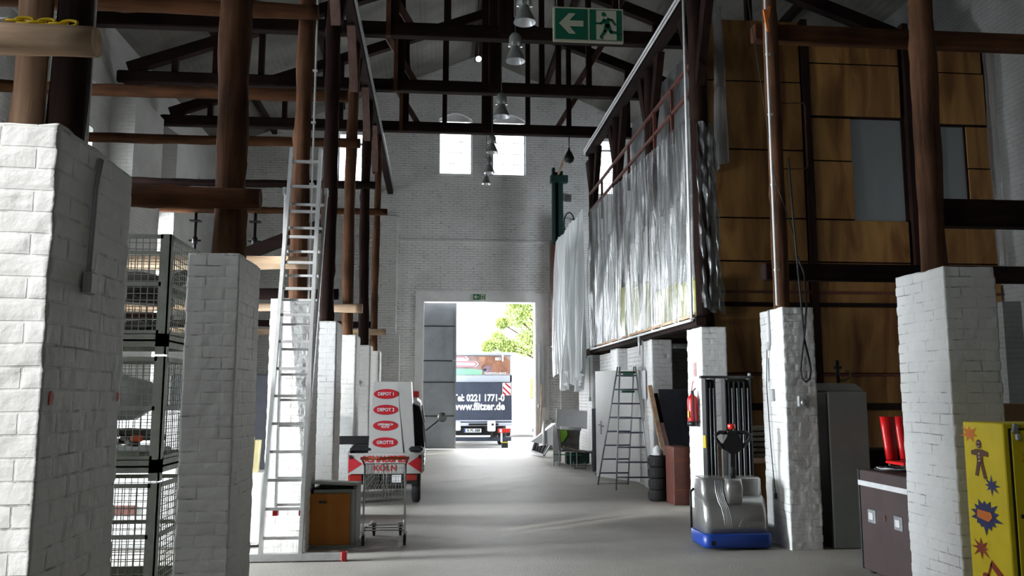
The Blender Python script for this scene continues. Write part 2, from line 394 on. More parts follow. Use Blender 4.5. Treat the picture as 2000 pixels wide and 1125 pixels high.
# pilasters, ledges, the smooth surround of the gate
e.box(-1.75, -1.18, YE-.30, YE, 0, 6.92); e.box(-1.80, -1.06, YE-.36, YE, 0, 3.35)
e.box(3.72, 4.35, YE-.30, YE, 0, 6.92)
e.box(-6.5, -5.9, YE-.35, YE, 0, 7.6)
struct('wall_end', e, M['brick'])
t = MB()
t.box(-.62, -.38, YE-.03, YE+.02, 0, 4.70); t.box(3.0, 3.40, YE-.03, YE+.02, 0, 4.66); t.box(-.38, 3.0, YE-.03, YE+.02, 4.38, 4.70)
t.box(-.38, -.36, YE, YE+.5, 0, 4.38); t.box(2.98, 3.0, YE, YE+.5, 0, 4.38)
struct('trim_1', t, M['plaster'], label='smooth white plaster surround of the open end gate')
t = MB(); t.box(-1.18, 3.45, YE-.05, YE, 6.20, 6.26); t.box(-5.9, -1.75, YE-.05, YE, 6.20, 6.26); t.box(3.38, 3.44, YE-.05, YE, 4.7, 6.2)
struct('trim_2', t, M['brick'], label='thin painted ledge across the end wall')

# windows of the end wall: steel frames and glazing bars
def glass_mat():
    m, n, b = newmat('dusty_window_glass'); b.inputs['Base Color'].default_value = (1,1,1,1); b.inputs['Roughness'].default_value = .02
    b.inputs['Transmission Weight'].default_value = 1; b.inputs['IOR'].default_value = 1.05
    o = n.nodes['Material Output']; t = n.nodes.new('ShaderNodeBsdfTransparent'); mx = n.nodes.new('ShaderNodeMixShader'); t.inputs[0].default_value = (.93,.95,.97,1)
    g = n.nodes.new('ShaderNodeBsdfGlossy'); g.inputs['Roughness'].default_value = .05; mx.inputs[0].default_value = .06
    n.links.new(t.outputs[0], mx.inputs[1]); n.links.new(g.outputs[0], mx.inputs[2]); n.links.new(mx.outputs[0], o.inputs[0]); return m
M['glass'] = glass_mat()
M['winframe'] = mat('white_window_steel', (.55,.57,.60), .5, 0, .05, 5)
for k, (x0, x1, z0, z1, rise) in enumerate(WE):
    f = MB(); y = YE+.22; o = arch(x0, x1, z0, z1, rise, 10); c = ((x0+x1)/2, (z0+z1)/2)
    for q in range(len(o)): f.bar((o[q][0], y, o[q][1]), (o[(q+1) % len(o)][0], y, o[(q+1) % len(o)][1]), .07)
    for q in range(1, 3): xx = x0+(x1-x0)*q/3; f.bar((xx, y, z0), (xx, y, z1+rise*.8), .014)
    for q in range(1, 5): zz = z0+(z1-z0)*q/5+.04; f.bar((x0, y, zz), (x1, y, zz), .016 if q != 4 else .06)
    wf = struct('window_%d' % (k+1), f, M['winframe'])
    struct('arch_panel', MB().prism([(x0, z1-.03)]+o[1:-1]+[(x1, z1-.03)], y-.09, y-.05), M['plaster'], wf)
    g = MB(); g.prism(o, y-.004, y+.004); struct('pane', g, M['glass'], wf)
    s = MB(); s.box(x0-.04, x1+.04, YE-.04, YE+.2, z0-.05, z0); struct('window_sill', s, M['plaster'], wf)

# left wall: pilasters, high eave; glazed bays ---------------------------------------
PIL = [-2.7, .65, 2.9, 6.1, 11.0, 13.2, 16.9, 19.65]          # near faces of the 1.7 m long pilasters
l = MB(); ys = YB
for (y, z0, z1) in sorted(WIN_L):
    l.box(XL-.5, XL, ys, y-.52, 0, 8.95); l.box(XL-.5, XL, y-.52, y+.52, 0, z0); l.box(XL-.5, XL, y-.52, y+.52, z1, 8.95); ys = y+.52
l.box(XL-.5, XL, ys, YE+.5, 0, 8.95)
for y in PIL: d = {13.2: 1.5, 11.0: .9}.get(y, 1.72); l.box(XL, XL+.48, y, y+d, 0, 7.62); l.prism([(XL, 7.62), (XL+.48, 7.62), (XL+.2, 7.80), (XL, 7.80)], y, y+d)
l.box(XL, XL+.06, YB, YE, 7.45, 7.53)
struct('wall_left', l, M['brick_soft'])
for k, (y, z0, z1) in enumerate(WIN_L):
    f = MB(); x = XL-.35; n_ = int((z1-z0)/.43)
    for (a, b) in (((y-.52, z0), (y-.52, z1)), ((y+.52, z0), (y+.52, z1)), ((y-.52, z0), (y+.52, z0)), ((y-.52, z1), (y+.52, z1))): f.bar((x, a[0], a[1]), (x, b[0], b[1]), .06)
    for q in range(1, 3): f.bar((x, y-.52+q*.347, z0), (x, y-.52+q*.347, z1), .016)
    for q in range(1, n_): f.bar((x, y-.52, z0+q*(z1-z0)/n_), (x, y+.52, z0+q*(z1-z0)/n_), .018)
    wf = struct('window_%d' % (k+5), f, M['winframe']); struct('pane', MB().box(x-.004, x+.004, y-.52, y+.52, z0, z1), M['glass'], wf)
# right wall and the wall behind the camera
r = MB(); r.box(XR, XR+.4, YB, 21.8, 0, 8.98).box(XR, XR+.4, 23.4, YE+.5, 0, 8.98).box(XR, XR+.4, 21.8, 23.4, 0, 2.9).box(XR, XR+.4, 21.8, 23.4, 6.6, 8.98)
r.box(XR-.30, XR, 11.95, 12.9, 0, 3.0); r.box(XR-.2, XR, 9.3, 10.9, 0, 8.7)
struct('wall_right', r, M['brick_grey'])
f = MB()
for q in range(5): f.bar((XR+.2, 21.8+q*.4, 2.9), (XR+.2, 21.8+q*.4, 6.6), .03)
for q in range(9): f.bar((XR+.2, 21.8, 2.9+q*.4625), (XR+.2, 23.4, 2.9+q*.4625), .03)
wf = struct('window_12', f, M['winframe']); struct('pane', MB().box(XR+.196, XR+.204, 21.8, 23.4, 2.9, 6.6), M['glass'], wf)  # added window out of view, lets light onto the end wall
b = MB(); b.box(-7.05, 9.3, YB-.4, YB, 0, 9)
b.prism([(-7.05, 9), (9.3, 9), (1.2, 12.2)], YB-.4, YB)
struct('wall_rear', b, M['brick'])

# ceiling: two pitches of pale boards
def roof_mat():
    m, n, b = newmat('pale_roof_boards'); L = n.links.new; N = n.nodes.new
    tc = N('ShaderNodeTexCoord'); sx = N('ShaderNodeSeparateXYZ'); L(tc.outputs['Object'], sx.inputs[0])
    wv = N('ShaderNodeTexWave'); wv.wave_type = 'BANDS'; wv.bands_direction = 'X'; wv.inputs['Scale'].default_value = 2.4; wv.inputs['Distortion'].default_value = .4; L(tc.outputs['Object'], wv.inputs['Vector'])
    nz = N('ShaderNodeTexNoise'); nz.inputs['Scale'].default_value = .7; nz.inputs['Detail'].default_value = 6; L(tc.outputs['Object'], nz.inputs['Vector'])
    cr = N('ShaderNodeValToRGB'); cr.color_ramp.elements[0].position = .35; cr.color_ramp.elements[1].position = .68
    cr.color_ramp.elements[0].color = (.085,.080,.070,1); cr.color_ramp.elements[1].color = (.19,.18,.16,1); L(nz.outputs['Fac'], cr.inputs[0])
    L(cr.outputs[0], b.inputs['Base Color']); b.inputs['Roughness'].default_value = .8
    bp = N('ShaderNodeBump'); bp.inputs['Strength'].default_value = .25; bp.inputs['Distance'].default_value = .02; L(wv.outputs['Fac'], bp.inputs['Height']); L(bp.outputs[0], b.inputs['Normal'])
    return m
c = MB()
for (xa, xb) in ((-7.3, 1.2), (1.2, 9.6)):
    c.prism([(xa, roof_z(xa)), (xb, roof_z(xb)), (xb, roof_z(xb)+.12), (xa, roof_z(xa)+.12)], YB-.4, YE+.5)
struct('ceiling', c, roof_mat())

# gallery platform over the right-hand rooms
g = MB(); g.box(3.78, XR, 12.42, 25.0, 2.58, 2.74)
struct('mezzanine_floor', g, wood('dark_platform_boards', (.03,.02,.015), (.10,.065,.045), 'y'))
# white infill walls between the far pillars of the right row
g = MB()
for (y0, y1) in ((14.95, 16.3), (17.75, 19.1), (20.55, 22.0)): g.box(3.74, 3.98, y0, y1, 0, 2.5)
g.box(3.98, 8.8, 15.9, 16.1, 0, 2.58)
struct('wall_partition', g, M['brick'])

# ---------------------------------------------------------------- pillars
def pillar(x0, x1, y0, y1, h, label, res=.016, seed=1, wear=.004, group=None):
    mb = MB(); per = []                      # perimeter points (x, y, nx, ny, u)
    def run(ax, ay, bx, by, nx, ny, uo):
        Ln = math.hypot(bx-ax, by-ay); n = max(4, int(Ln/res))
        for k in range(n):
            t = k/n; mx, my = nx, ny
            if k == 0: mx, my = None, None
            per.append([ax+(bx-ax)*t, ay+(by-ay)*t, mx, my, uo+Ln*t, (nx, ny)])
    run(x0, y0, x1, y0, 0, -1, 0); run(x1, y0, x1, y1, 1, 0, 10.125); run(x1, y1, x0, y1, 0, 1, 20); run(x0, y1, x0, y0, -1, 0, 30.125)
    n = len(per)
    for i, p in enumerate(per):
        if p[2] is None:
            q = per[i-1][5]; p[2], p[3] = (p[5][0]+q[0]), (p[5][1]+q[1])
    P = np.array([[p[0], p[1], p[2], p[3], p[4]] for p in per]); m = int(h/res)+1
    Z = np.linspace(0, h, m); U, V = np.meshgrid(P[:, 4], Z)
    wv = V + .012*(vnoise(U*3, V*3, seed)-.5); row = np.floor(wv/.077); fv = wv/.077-row
    off = np.where(row % 2 == 0, .125, 0); bl = .25
    uu = (U+off+.004*(vnoise(U*9, V*9, seed+3)-.5))/bl; bi = np.floor(uu); fu = uu-bi
    dv = np.minimum(fv, 1-fv)*.077; du = np.minimum(fu, 1-fu)*bl; d = np.minimum(dv, du)
    g = np.clip((d-.002)/.008, 0, 1); g = g*g*(3-2*g)
    fill = np.clip((vnoise(U*2.3+5, V*2.3, seed+9)-.25)*2.2, .25, 1)      # paint fills some joints
    br = vnoise(bi*3.37+.5, row*5.71+.5, seed+5)-.5
    H = (-.0048*(1-g)*fill) + br*.0035*fill + wear*(vnoise(U*18, V*18, seed+1)-.5) + .005*(vnoise(U*3.1, V*3.1, seed+2)-.5)
    chip = np.clip(vnoise(U*11+3, V*11, seed+21)-.80, 0, 1)*.03*fill; H -= chip
    X = P[None, :, 0] + P[None, :, 2]*H; Yy = P[None, :, 1] + P[None, :, 3]*H
    Zz = V.copy(); Zz[-1] += .012*(vnoise(P[:, 0]*12, P[:, 1]*12, seed)-.5)
    vs = np.stack([X, Yy, Zz], -1).reshape(-1, 3)
    idx = np.arange(m*n).reshape(m, n); a = idx[:-1, :]; b_ = idx[1:, :]
    F = np.stack([a, np.roll(a, -1, 1), np.roll(b_, -1, 1), b_], -1).reshape(-1, 4)
    cx, cy = (x0+x1)/2, (y0+y1)/2
    off3 = (cx, cy, 0); me = bpy.data.meshes.new('brick_pillar')
    W = vs; faces = F.tolist() + [tuple(idx[-1].tolist())]
    me.from_pydata((W-np.array(off3)).tolist(), [], faces); me.materials.append(M['brick_relief']); me.update()
    sm = np.ones(len(faces), dtype=bool); sm[-1] = False; me.polygons.foreach_set('use_smooth', sm)
    UVv = np.stack([(U+.004*(vnoise(U*9, V*9, seed+3)-.5)), wv], -1).reshape(-1, 2); ul = me.uv_layers.new(name='UVMap')
    li = np.zeros(len(me.loops), dtype=np.int64); me.loops.foreach_get('vertex_index', li); A = UVv[li]
    q = A[:4*(len(faces)-1)].reshape(-1, 4, 2)          # the seam between two faces of the pillar: keep u continuous inside a quad
    sp = (q[:, :, 0].max(1)-q[:, :, 0].min(1)) > 1; q[sp, :, 0] = q[sp, :, 0].max(1, keepdims=True)
    ul.data.foreach_set('uv', A.astype(np.float32).ravel())
    o = bpy.data.objects.new('brick_pillar', me); COL.objects.link(o); o.location = off3
    return tag(o, label, 'pillar', group)
Lp = [(-1.90,-1.33,3.02,3.75,2.55), (-1.67,-1.33,5.80,6.48,2.55), (-1.72,-1.30,8.95,9.60,2.60), (-1.66,-1.29,11.20,11.85,2.56), (-1.66,-1.27,13.78,14.45,2.56), (-1.62,-1.26,16.60,17.25,2.56), (-1.55,-1.24,19.0,19.65,2.57)]
Rp = [(3.70,4.10,5.82,6.48,2.54), (3.70,4.05,8.74,9.36,2.54), (3.70,4.07,11.54,12.22,2.55), (3.70,4.07,14.29,14.95,2.55), (3.70,4.07,17.1,17.75,2.55), (3.70,4.07,19.9,20.55,2.55)]
NL = ['white painted brick pillar, nearest on the left, with a grey conduit on its side',
      'white painted brick pillar on the left between the wire crates and the tall ladder',
      'brightly lit white brick pillar directly behind the leaning extension ladder',
      'shaded white brick pillar just right of the ladder, behind the orange-fronted chest',
      'sunlit white brick pillar behind the handlebar side of the three-wheeler, left of the obelisk sign',
      'narrow grey-lit brick pillar with a small switch box, just left of the obelisk sign',
      'farthest brick pillar of the left row, a thin sunlit strip behind the obelisk sign']
NR = ['white painted brick pillar, nearest on the right, beside the yellow locker',
      'white brick pillar with a hanging cable loop, between the pallet stacker and the grey cabinet',
      'white brick pillar carrying the red fire extinguisher, behind the pallet stacker',
      'white brick pillar behind the stack of tyres, right of the step ladder',
      'white brick pillar above and behind the open white door',
      'farthest white brick pillar of the right row, next to the dark grey board']
for k, p in enumerate(Lp): pillar(*p, NL[k], [.012,.013,.016,.025,.03,.04,.045][k], 11+k)
for k, p in enumerate(Rp): pillar(*p, NR[k], [.013,.014,.018,.022,.04,.045][k], 41+k)
# ---------------------------------------------------------------- logs, posts, trusses
def logmb(p0, p1, r0, r1=None, n=14, seg=.12, seed=0, wob=.05, bend=.015, mb=None):
    r1 = r0 if r1 is None else r1; rnd = random.Random(seed); p0, p1 = Vector(p0), Vector(p1); Ln = (p1-p0).length; N = max(3, int(Ln/seg))
    t = (p1-p0).normalized(); u = t.orthogonal().normalized(); v = t.cross(u); ph = [rnd.uniform(0, 6.28) for _ in range(6)]
    pts = []; rad = []
    for i in range(N+1):
        f = i/N; a = f*Ln
        pts.append(p0.lerp(p1, f) + u*bend*math.sin(a*1.1+ph[0]) + v*bend*math.sin(a*.8+ph[1]))
        rad.append(r0+(r1-r0)*f + r0*wob*(math.sin(a*3.1+ph[2])+.6*math.sin(a*7.7+ph[3])))
    kn = {(rnd.randrange(N+1), rnd.randrange(n)) for _ in range(int(Ln*2.2))}
    fl = [rnd.uniform(-.06, .06) for _ in range(n)]
    mb = mb or MB()
    return mb.tube(pts, rad, n, rfun=lambda i, k: 1 + fl[k] + .05*math.sin(i*.9+k*2.1+ph[4]) + (.16 if (i, k) in kn else 0))

def post(x, y, z0, z1, r, label, m='log_v', seed=1, r1=None, group='log posts standing on the brick pillars'):
    return single('log_post', logmb((x, y, z0), (x, y, z1), r, r1, seed=seed), M[m], label, 'post', group)
post(-1.62, 3.36, 2.545, 7.55, .062, 'pale weathered log post with peeling paint on the nearest left pillar', 'log_tan_v', 1)
post(-1.475, 3.40, 2.545, 7.55, .066, 'dark log post right of its pale twin on the nearest left pillar', 'dark_z', 2)
post(-1.84, 3.40, 2.545, 7.55, .05, 'short-seen brown log post at the left edge above the nearest left pillar', 'log_v', 3)
post(-1.50, 6.14, 2.54, 7.6, .112, 'thick reddish log post on the left pillar beside the wire crates', 'log_v', 4, .100)
post(-1.50, 9.28, 2.59, 7.6, .098, 'reddish log post behind the top of the extension ladder, conduit along it', 'log_v', 5, .09)
post(-1.475, 11.5, 2.55, 7.6, .105, 'dark brown log post just right of the ladder, crossing the left end window', 'dark_z', 6, .10)
post(-1.46, 14.12, 2.55, 7.6, .098, 'brown log post standing over the sunlit pillar behind the three-wheeler', 'log_v', 7, .09)
post(-1.44, 16.92, 2.55, 7.6, .098, 'dark log post above the pillar with the small switch box', 'dark_z', 8, .09)
post(-1.39, 19.3, 2.56, 7.6, .085, 'farthest and thinnest log post of the left row', 'log_v', 9, .08)
post(3.84, 6.14, 2.53, 7.6, .095, 'red-brown log post on the nearest right pillar by the yellow locker', 'log_v', 10, .092)
post(3.83, 9.06, 2.53, 7.6, .088, 'dark red log post with a white pipe up its side, above the cable loop', 'log_v', 11, .085)
post(3.86, 11.86, 2.54, 7.6, .125, 'heavy dark post at the near end of the plastic sheeting', 'dark_z', 12, .12)
post(3.86, 14.6, 2.54, 7.6, .10, 'dark forked post behind the middle of the plastic sheeting', 'dark_z', 13)
post(3.86, 17.4, 2.54, 7.6, .10, 'dark forked post crossing the right end window', 'dark_z', 14)
post(3.84, 20.2, 2.54, 7.6, .10, 'dark post at the left edge of the right end window', 'dark_z', 15)

def log(x0, x1, y, z, r, label, m='log_h', seed=1, r1=None, group='horizontal logs tying the posts to the side walls'):
    return single('cross_log', logmb((x0, y, z), (x1, y, z), r, r1, seed=seed, bend=.01), M[m], label, 'log', group)
log(-6.46, -1.20, 2.96, 2.83, .054, 'pale notched log lying across the nearest left pillar under the yellow chain', 'log_tan', 1)
log(-6.46, -1.24, 5.96, 2.98, .074, 'dark log crossing the post beside the wire crates', 'log_h', 2)
log(-6.46, -1.37, 9.02, 2.98, .072, 'sunlit peeled log passing behind the extension ladder', 'log_tan', 3)
log(-6.46, -1.34, 11.74, 2.98, .074, 'dark low log crossing the post right of the ladder', 'dark_x', 4)
log(-6.46, -1.20, 13.93, 3.0, .070, 'pale log end with a bolt above the three-wheeler, in front of the fifth post', 'log_tan', 5)
log(-6.46, -1.30, 17.1, 3.0, .068, 'dark low log crossing the sixth post', 'dark_x', 6)
log(-6.46, -1.12, 19.12, 3.0, .066, 'pale low log end beside the end wall pilaster', 'log_tan', 7)
log(-6.46, -1.34, 9.08, 5.82, .085, 'orange-lit high log at the top left, ending by the ladder post', 'log_h', 8)
log(-6.46, -1.28, 11.72, 5.80, .085, 'high red-brown log ending just past the dark post right of the ladder', 'log_h', 9)
log(-6.46, -1.30, 13.92, 5.78, .080, 'high log crossing the upper part of the left end window', 'log_h', 10)
log(-6.46, -1.24, 16.72, 5.76, .078, 'dark high log under the sill of the left end window', 'dark_x', 11)
log(-6.46, -1.14, 19.14, 5.74, .075, 'farthest high log of the left aisle, ending beside the seventh post', 'log_h', 12)
def sq(x0, x1, y, z, h, d, label, seed=1):
    mb = MB(); mb.rbox(((x0+x1)/2, y, z), (x1-x0, d, h), b=.012)
    return single('timber_beam', mb, M['log_h'] if seed % 2 else M['dark_x'], label, 'beam', 'squared beams of the right aisle')
sq(3.92, 8.6, 6.34, 3.05, .22, .14, 'dark squared beam running right from the nearest right post', 2)
sq(3.70, 8.6, 9.22, 2.99, .19, .15, 'dark squared beam behind the top of the cable-loop pillar', 2)
sq(3.68, 8.6, 9.22, 5.83, .20, .15, 'red-brown squared beam high in front of the plywood partition', 1)

# roof trusses -----------------------------------------------------------------------
def truss(y, label):
    t = thing('roof_truss', label, 'roof truss', (1.2, y, 7.8), group='timber roof trusses'); rnd = random.Random(int(y*10))
    part('tie_beam', MB().rbox((1.15, y, 7.92), (15.1, .2, .24), b=.02), M['dark_x'], t)
    sl = .365
    for s in (-1, 1):
        x0 = 1.2 + s*7.4; p0 = Vector((x0, y, 8.1)); p1 = Vector((1.2+s*.1, y, 8.1+7.4*sl)); d = p1-p0
        part('rafter', MB().rbox((p0+p1)/2, (d.length, .18, .22), (0, -math.atan2(d.z, d.x), 0)), M['dark_x'], t)
    part('king_post', MB().rbox((1.17, y-.02, 9.9), (.27, .2, 4.1), b=.015), M['dark_z'], t)
    for x in (-5.3, -4.5, -3.6, -2.3, -.78, .15, 2.15, 3.15, 4.6, 5.6) + ((2.5,) if y == 16.9 else ()):
        top = 8.1 + (7.4-abs(x-1.2))*sl; wd = .15 if x in (-.78,) else .11
        part('strut', MB().box(x-wd/2, x+wd/2, y-.06, y+.06, 8.0, top), M['dark_z'], t)
    part('strut', MB().box(-.92, -.84, y-.16, y-.07, 7.75, 9.9), M['log_v'], t, label='reddish doubled upright')
    for s in (-1, 1):
        part('brace', MB().bar((1.2+s*1.65, y+.14, 8.0), (1.2+s*2.35, y+.14, 9.15), .12), M['pale_brace'], t, label='pale diagonal brace')
    return t
truss(14.2, 'dark timber roof truss nearest the camera, its tie beam at the top of the picture')
truss(16.9, 'middle dark timber roof truss, tie beam passing below the hanging bell lamps')
truss(19.6, 'farthest dark timber roof truss, tie beam crossing the arched end windows')
for x, d in ((-4.9, 'lowest left'), (-2.9, 'second left'), (-.9, 'upper left'), (3.3, 'upper right'), (5.3, 'second right'), (7.3, 'lowest right')):
    z = roof_z(x)-.12
    single('roof_purlin', MB().rbox((x, 10.0, z), (.14, 30.4, .16)), M['dark_y'], d + ' purlin running along the underside of the roof', 'purlin', 'purlins under the roof boards')
single('ridge_beam', MB().rbox((1.2, 10.0, 12.0), (.18, 30.4, .2)), M['dark_y'], 'ridge beam along the peak of the roof', 'beam')
# plates over the posts, with knee braces
pl = thing('wall_plate', 'dark longitudinal plate over the left log posts, with a pale cable tray', 'beam', (-1.42, 14, 7.6))
part('plate', MB().rbox((-1.42, 14.1, 7.72), (.16, 22.3, .18)), M['dark_y'], pl)
part('cable_tray', MB().rbox((-1.30, 14.0, 7.70), (.045, 21.8, .05)), M['steel'], pl, label='grey cable tray')
for y in (6.14, 9.28, 11.5, 14.12, 16.92, 19.3):
    for s in (-1, 1): part('knee_brace', MB().bar((-1.44, y+s*.05, 6.75), (-1.44, y+s*.75, 7.62), .13), M['pale_brace'] if s < 0 else M['dark_z'], pl)
pr = thing('wall_plate', 'dark longitudinal plate over the right posts, with white pipes along it', 'beam', (3.72, 12, 7.5))
part('plate', MB().rbox((3.78, 13.4, 7.64), (.18, 13.9, .22)), M['dark_y'], pr)
part('pipe', MB().cyl((3.64, 6.6, 7.66), (3.64, 20.3, 7.66), .022), M['white_pipe'], pr, label='white pipe')
part('pipe', MB().cyl((3.64, 6.6, 7.58), (3.64, 20.3, 7.58), .018), M['white_pipe'], pr, label='white pipe')
for y in (11.86, 14.6, 17.4, 20.2):
    for s in (-1, 1):
        part('knee_brace', MB().prism([(y+s*.02, 6.2), (y+s*.12, 6.15), (y+s*.80, 7.54), (y+s*.50, 7.54)][::(1 if s > 0 else -1)], 3.80, 3.92, 'x'), M['dark_z'], pr)
# left aisle details
for x, lb in ((-5.38, 'dark steel prop hanging left of the thick log post, between two logs'), (-4.08, 'dark steel prop hanging right of the thick log post')):
    t = thing('steel_prop', lb, 'prop', (x, 19.13, 3.05), group='steel props of the left aisle')
    part('tube', MB().cyl((x, 19.13, 3.05), (x, 19.13, 5.68), .035), M['black'], t)
    part('collar', MB().cyl((x, 19.13, 4.95), (x, 19.13, 5.10), .065), M['black'], t)
    part('pin', MB().bar((x-.13, 19.13, 5.02), (x+.13, 19.13, 5.02), .04), M['black'], t)
    part('head_plate', MB().box(x-.12, x+.12, 19.05, 19.21, 5.45, 5.48), M['black'], t)
single('diagonal_brace', MB().bar((-3.9, 11.86, 3.02), (-1.50, 11.66, 3.96), .15), M['dark_x'], 'dark diagonal timber behind the ladder, above the sunlit pillar', 'brace')
# ---------------------------------------------------------------- plywood partition on the right
YP = 12.32
def ply_mat():
    m, n, b = newmat('stained_plywood'); L = n.links.new; N = n.nodes.new
    tc = N('ShaderNodeTexCoord'); mp = N('ShaderNodeMapping'); mp.inputs['Scale'].default_value = (4.5, 4.5, .8); L(tc.outputs['Object'], mp.inputs[0])
    a = N('ShaderNodeTexNoise'); a.inputs['Scale'].default_value = .8; a.inputs['Detail'].default_value = 6; a.inputs['Distortion'].default_value = .8; L(mp.outputs[0], a.inputs['Vector'])
    c = N('ShaderNodeValToRGB'); c.color_ramp.elements[0].position = .33; c.color_ramp.elements[1].position = .68
    c.color_ramp.elements[0].color = (.125,.046,.010,1); c.color_ramp.elements[1].color = (.36,.185,.050,1)
    L(a.outputs['Fac'], c.inputs[0]); L(c.outputs[0], b.inputs['Base Color']); b.inputs['Roughness'].default_value = .55; return m
M['ply'] = ply_mat()
pp = thing('plywood_partition', 'tall partition of brown plywood sheets in three columns with two narrow openings', 'partition', (6.4, YP, 0))
def sheet(x0, x1, z0, z1, tilt=0.0):
    g = .012; mb = MB(); mb.rbox(((x0+x1)/2, YP+random.uniform(-.008, .008), (z0+z1)/2), (x1-x0-2*g, .02, z1-z0-2*g), (tilt, 0, 0), b=.004)
    part('panel', mb, M['ply'], pp)
rows = [0, .72, 1.46, 1.92, 2.94, 3.62, 4.29, 5.37, 6.47, 7.48]
for a, b in zip(rows[:-1], rows[1:]):
    if a in (.72,): b = 1.40
    sheet(4.13, 5.67, a, b)
    if b <= 4.3: sheet(5.80, 7.32, a, b); sheet(7.50, 8.76, a, b)
sheet(5.80, 6.46, 4.29, 5.22); sheet(5.80, 6.46, 5.22, 5.92); sheet(5.80, 7.30, 5.94, 6.80, .02); sheet(5.80, 7.30, 6.80, 7.40)
sheet(8.34, 8.76, 4.29, 5.15); sheet(8.34, 8.76, 5.15, 5.84); sheet(7.50, 7.86, 4.29, 5.84); sheet(7.50, 8.72, 5.86, 6.72); sheet(7.50, 8.70, 6.72, 7.38); sheet(7.86, 8.34, 4.29, 4.56)
for x in (5.735, 7.41): part('stud', MB().box(x-.05, x+.05, YP-.06, YP+.06, 0, 7.5), M['dark_z'], pp, label='dark upright between two columns of sheets')
part('stud', MB().box(4.07, 4.14, YP-.05, YP+.05, 0, 7.5), M['dark_z'], pp)
part('rail', MB().box(4.1, 8.76, YP-.05, YP-.01, 2.93, 2.99), M['dark_x'], pp, label='dark horizontal rail')
part('rail', MB().box(4.1, 8.76, YP-.06, YP-.01, 1.38, 1.48), M['dark_x'], pp, label='dark horizontal rail')
part('rail', MB().box(4.1, 8.76, YP-.03, YP-.01, 1.88, 1.92), M['redwood'], pp)
part('rail', MB().box(4.1, 8.76, YP-.03, YP-.01, 3.13, 3.17), M['redwood'], pp)
bk_ = MB(); yb0, yb1 = YP+.035, YP+.05  # dark sheet added behind the plywood so the seams read as shaded
for (xa_, xb_, za_, zb_) in ((4.13,6.46,0,7.4),(6.46,7.30,0,4.2),(6.46,7.30,5.92,7.4),(7.30,7.86,0,7.4),(7.86,8.34,0,4.56),(7.86,8.34,5.84,7.3),(8.34,8.76,0,7.3)): bk_.box(xa_, xb_, yb0, yb1, za_, zb_)
part('backing', bk_, M['dark_z'], pp, label='dark backing added to shade the seams')
# rooms behind the partition: back board seen through the openings
film = None
def film_mat(name, tint, transp, rough, dc=.36, tcol=.42):
    """thin plastic film: see-through, milky scatter and gloss, crinkled"""
    m, n, b = newmat(name); L = n.links.new; N = n.nodes.new; o = n.nodes['Material Output']; n.nodes.remove(b)
    tc = N('ShaderNodeTexCoord'); mp = N('ShaderNodeMapping'); mp.inputs['Scale'].default_value = (2, 9, .9); L(tc.outputs['Object'], mp.inputs[0])
    nz = N('ShaderNodeTexNoise'); nz.inputs['Scale'].default_value = 1.5; nz.inputs['Detail'].default_value = 7; nz.inputs['Distortion'].default_value = 1.2; L(mp.outputs[0], nz.inputs['Vector'])
    bp = N('ShaderNodeBump'); bp.inputs['Strength'].default_value = 1.0; bp.inputs['Distance'].default_value = .022; L(nz.outputs['Fac'], bp.inputs['Height'])
    gl = N('ShaderNodeBsdfGlossy'); gl.inputs['Roughness'].default_value = rough; gl.inputs[0].default_value = (1,1,1,1); L(bp.outputs[0], gl.inputs['Normal'])
    tr = N('ShaderNodeBsdfTransparent'); tr.inputs[0].default_value = (*tint, 1)
    df = N('ShaderNodeBsdfDiffuse'); df.inputs[0].default_value = (dc,dc*1.03,dc*1.04,1); tl = N('ShaderNodeBsdfTranslucent'); tl.inputs[0].default_value = (tcol,tcol*1.03,tcol*1.03,1)
    for q in (df, tl): L(bp.outputs[0], q.inputs['Normal'])
    a = N('ShaderNodeMixShader'); a.inputs[0].default_value = .5; L(df.outputs[0], a.inputs[1]); L(tl.outputs[0], a.inputs[2])
    c = N('ShaderNodeMixShader'); c.inputs[0].default_value = transp; L(a.outputs[0], c.inputs[1]); L(tr.outputs[0], c.inputs[2])
    d = N('ShaderNodeMixShader'); lw = N('ShaderNodeLayerWeight'); lw.inputs[0].default_value = .5; L(bp.outputs[0], lw.inputs['Normal'])
    mr = N('ShaderNodeMapRange'); mr.inputs[3].default_value = .06; mr.inputs[4].default_value = .30; L(lw.outputs['Fresnel'], mr.inputs[0]); L(mr.outputs[0], d.inputs[0])
    L(c.outputs[0], d.inputs[1]); L(gl.outputs[0], d.inputs[2]); L(d.outputs[0], o.inputs[0]); return m
M['film'] = film_mat('clear_plastic_film', (.86,.88,.88), .74, .16, .22, .26)
M['film_milky'] = film_mat('milky_plastic_film', (.7,.74,.76), .50, .3)
M['film_lit'] = film_mat('bright_lit_plastic_film', (.7,.74,.76), .10, .45, .8, .8)  # same film, whitened: strong light on the loose end put into colour
def film_sheet(X, y0, y1, zt, zb, amp, ny, nz_, seed, gather=None, hang=0.0):
    """hanging film in the plane X; zt, zb give top and bottom height as functions of Y"""
    P = []
    for i in range(ny+1):
        y = y0+(y1-y0)*i/ny; row = []
        for j in range(nz_+1):
            f = j/nz_; z = zt(y)*(1-f)+zb(y)*f
            k = .25+.75*min(1, f*2.2)
            w_ = (math.sin(y*17+1.4*math.sin(y*2.3+seed)+f*1.3) + .6*math.sin(y*31+seed+2.2*f) + .8*math.sin(y*6.3+f*2+seed)) * amp*k
            w_ += .35*amp*math.sin(z*2+y*3+seed) + .25*amp*math.sin(y*47+seed+z)
            row.append((X+w_-hang*math.sin(PI*f)*.5, y+.02*math.sin(z*4+y*5), z+.03*math.sin(y*8+seed)*f))
        P.append(row)
    return MB().grid(P)
lerp = lambda y, a, b, za, zb: za+(zb-za)*(y-a)/(b-a)
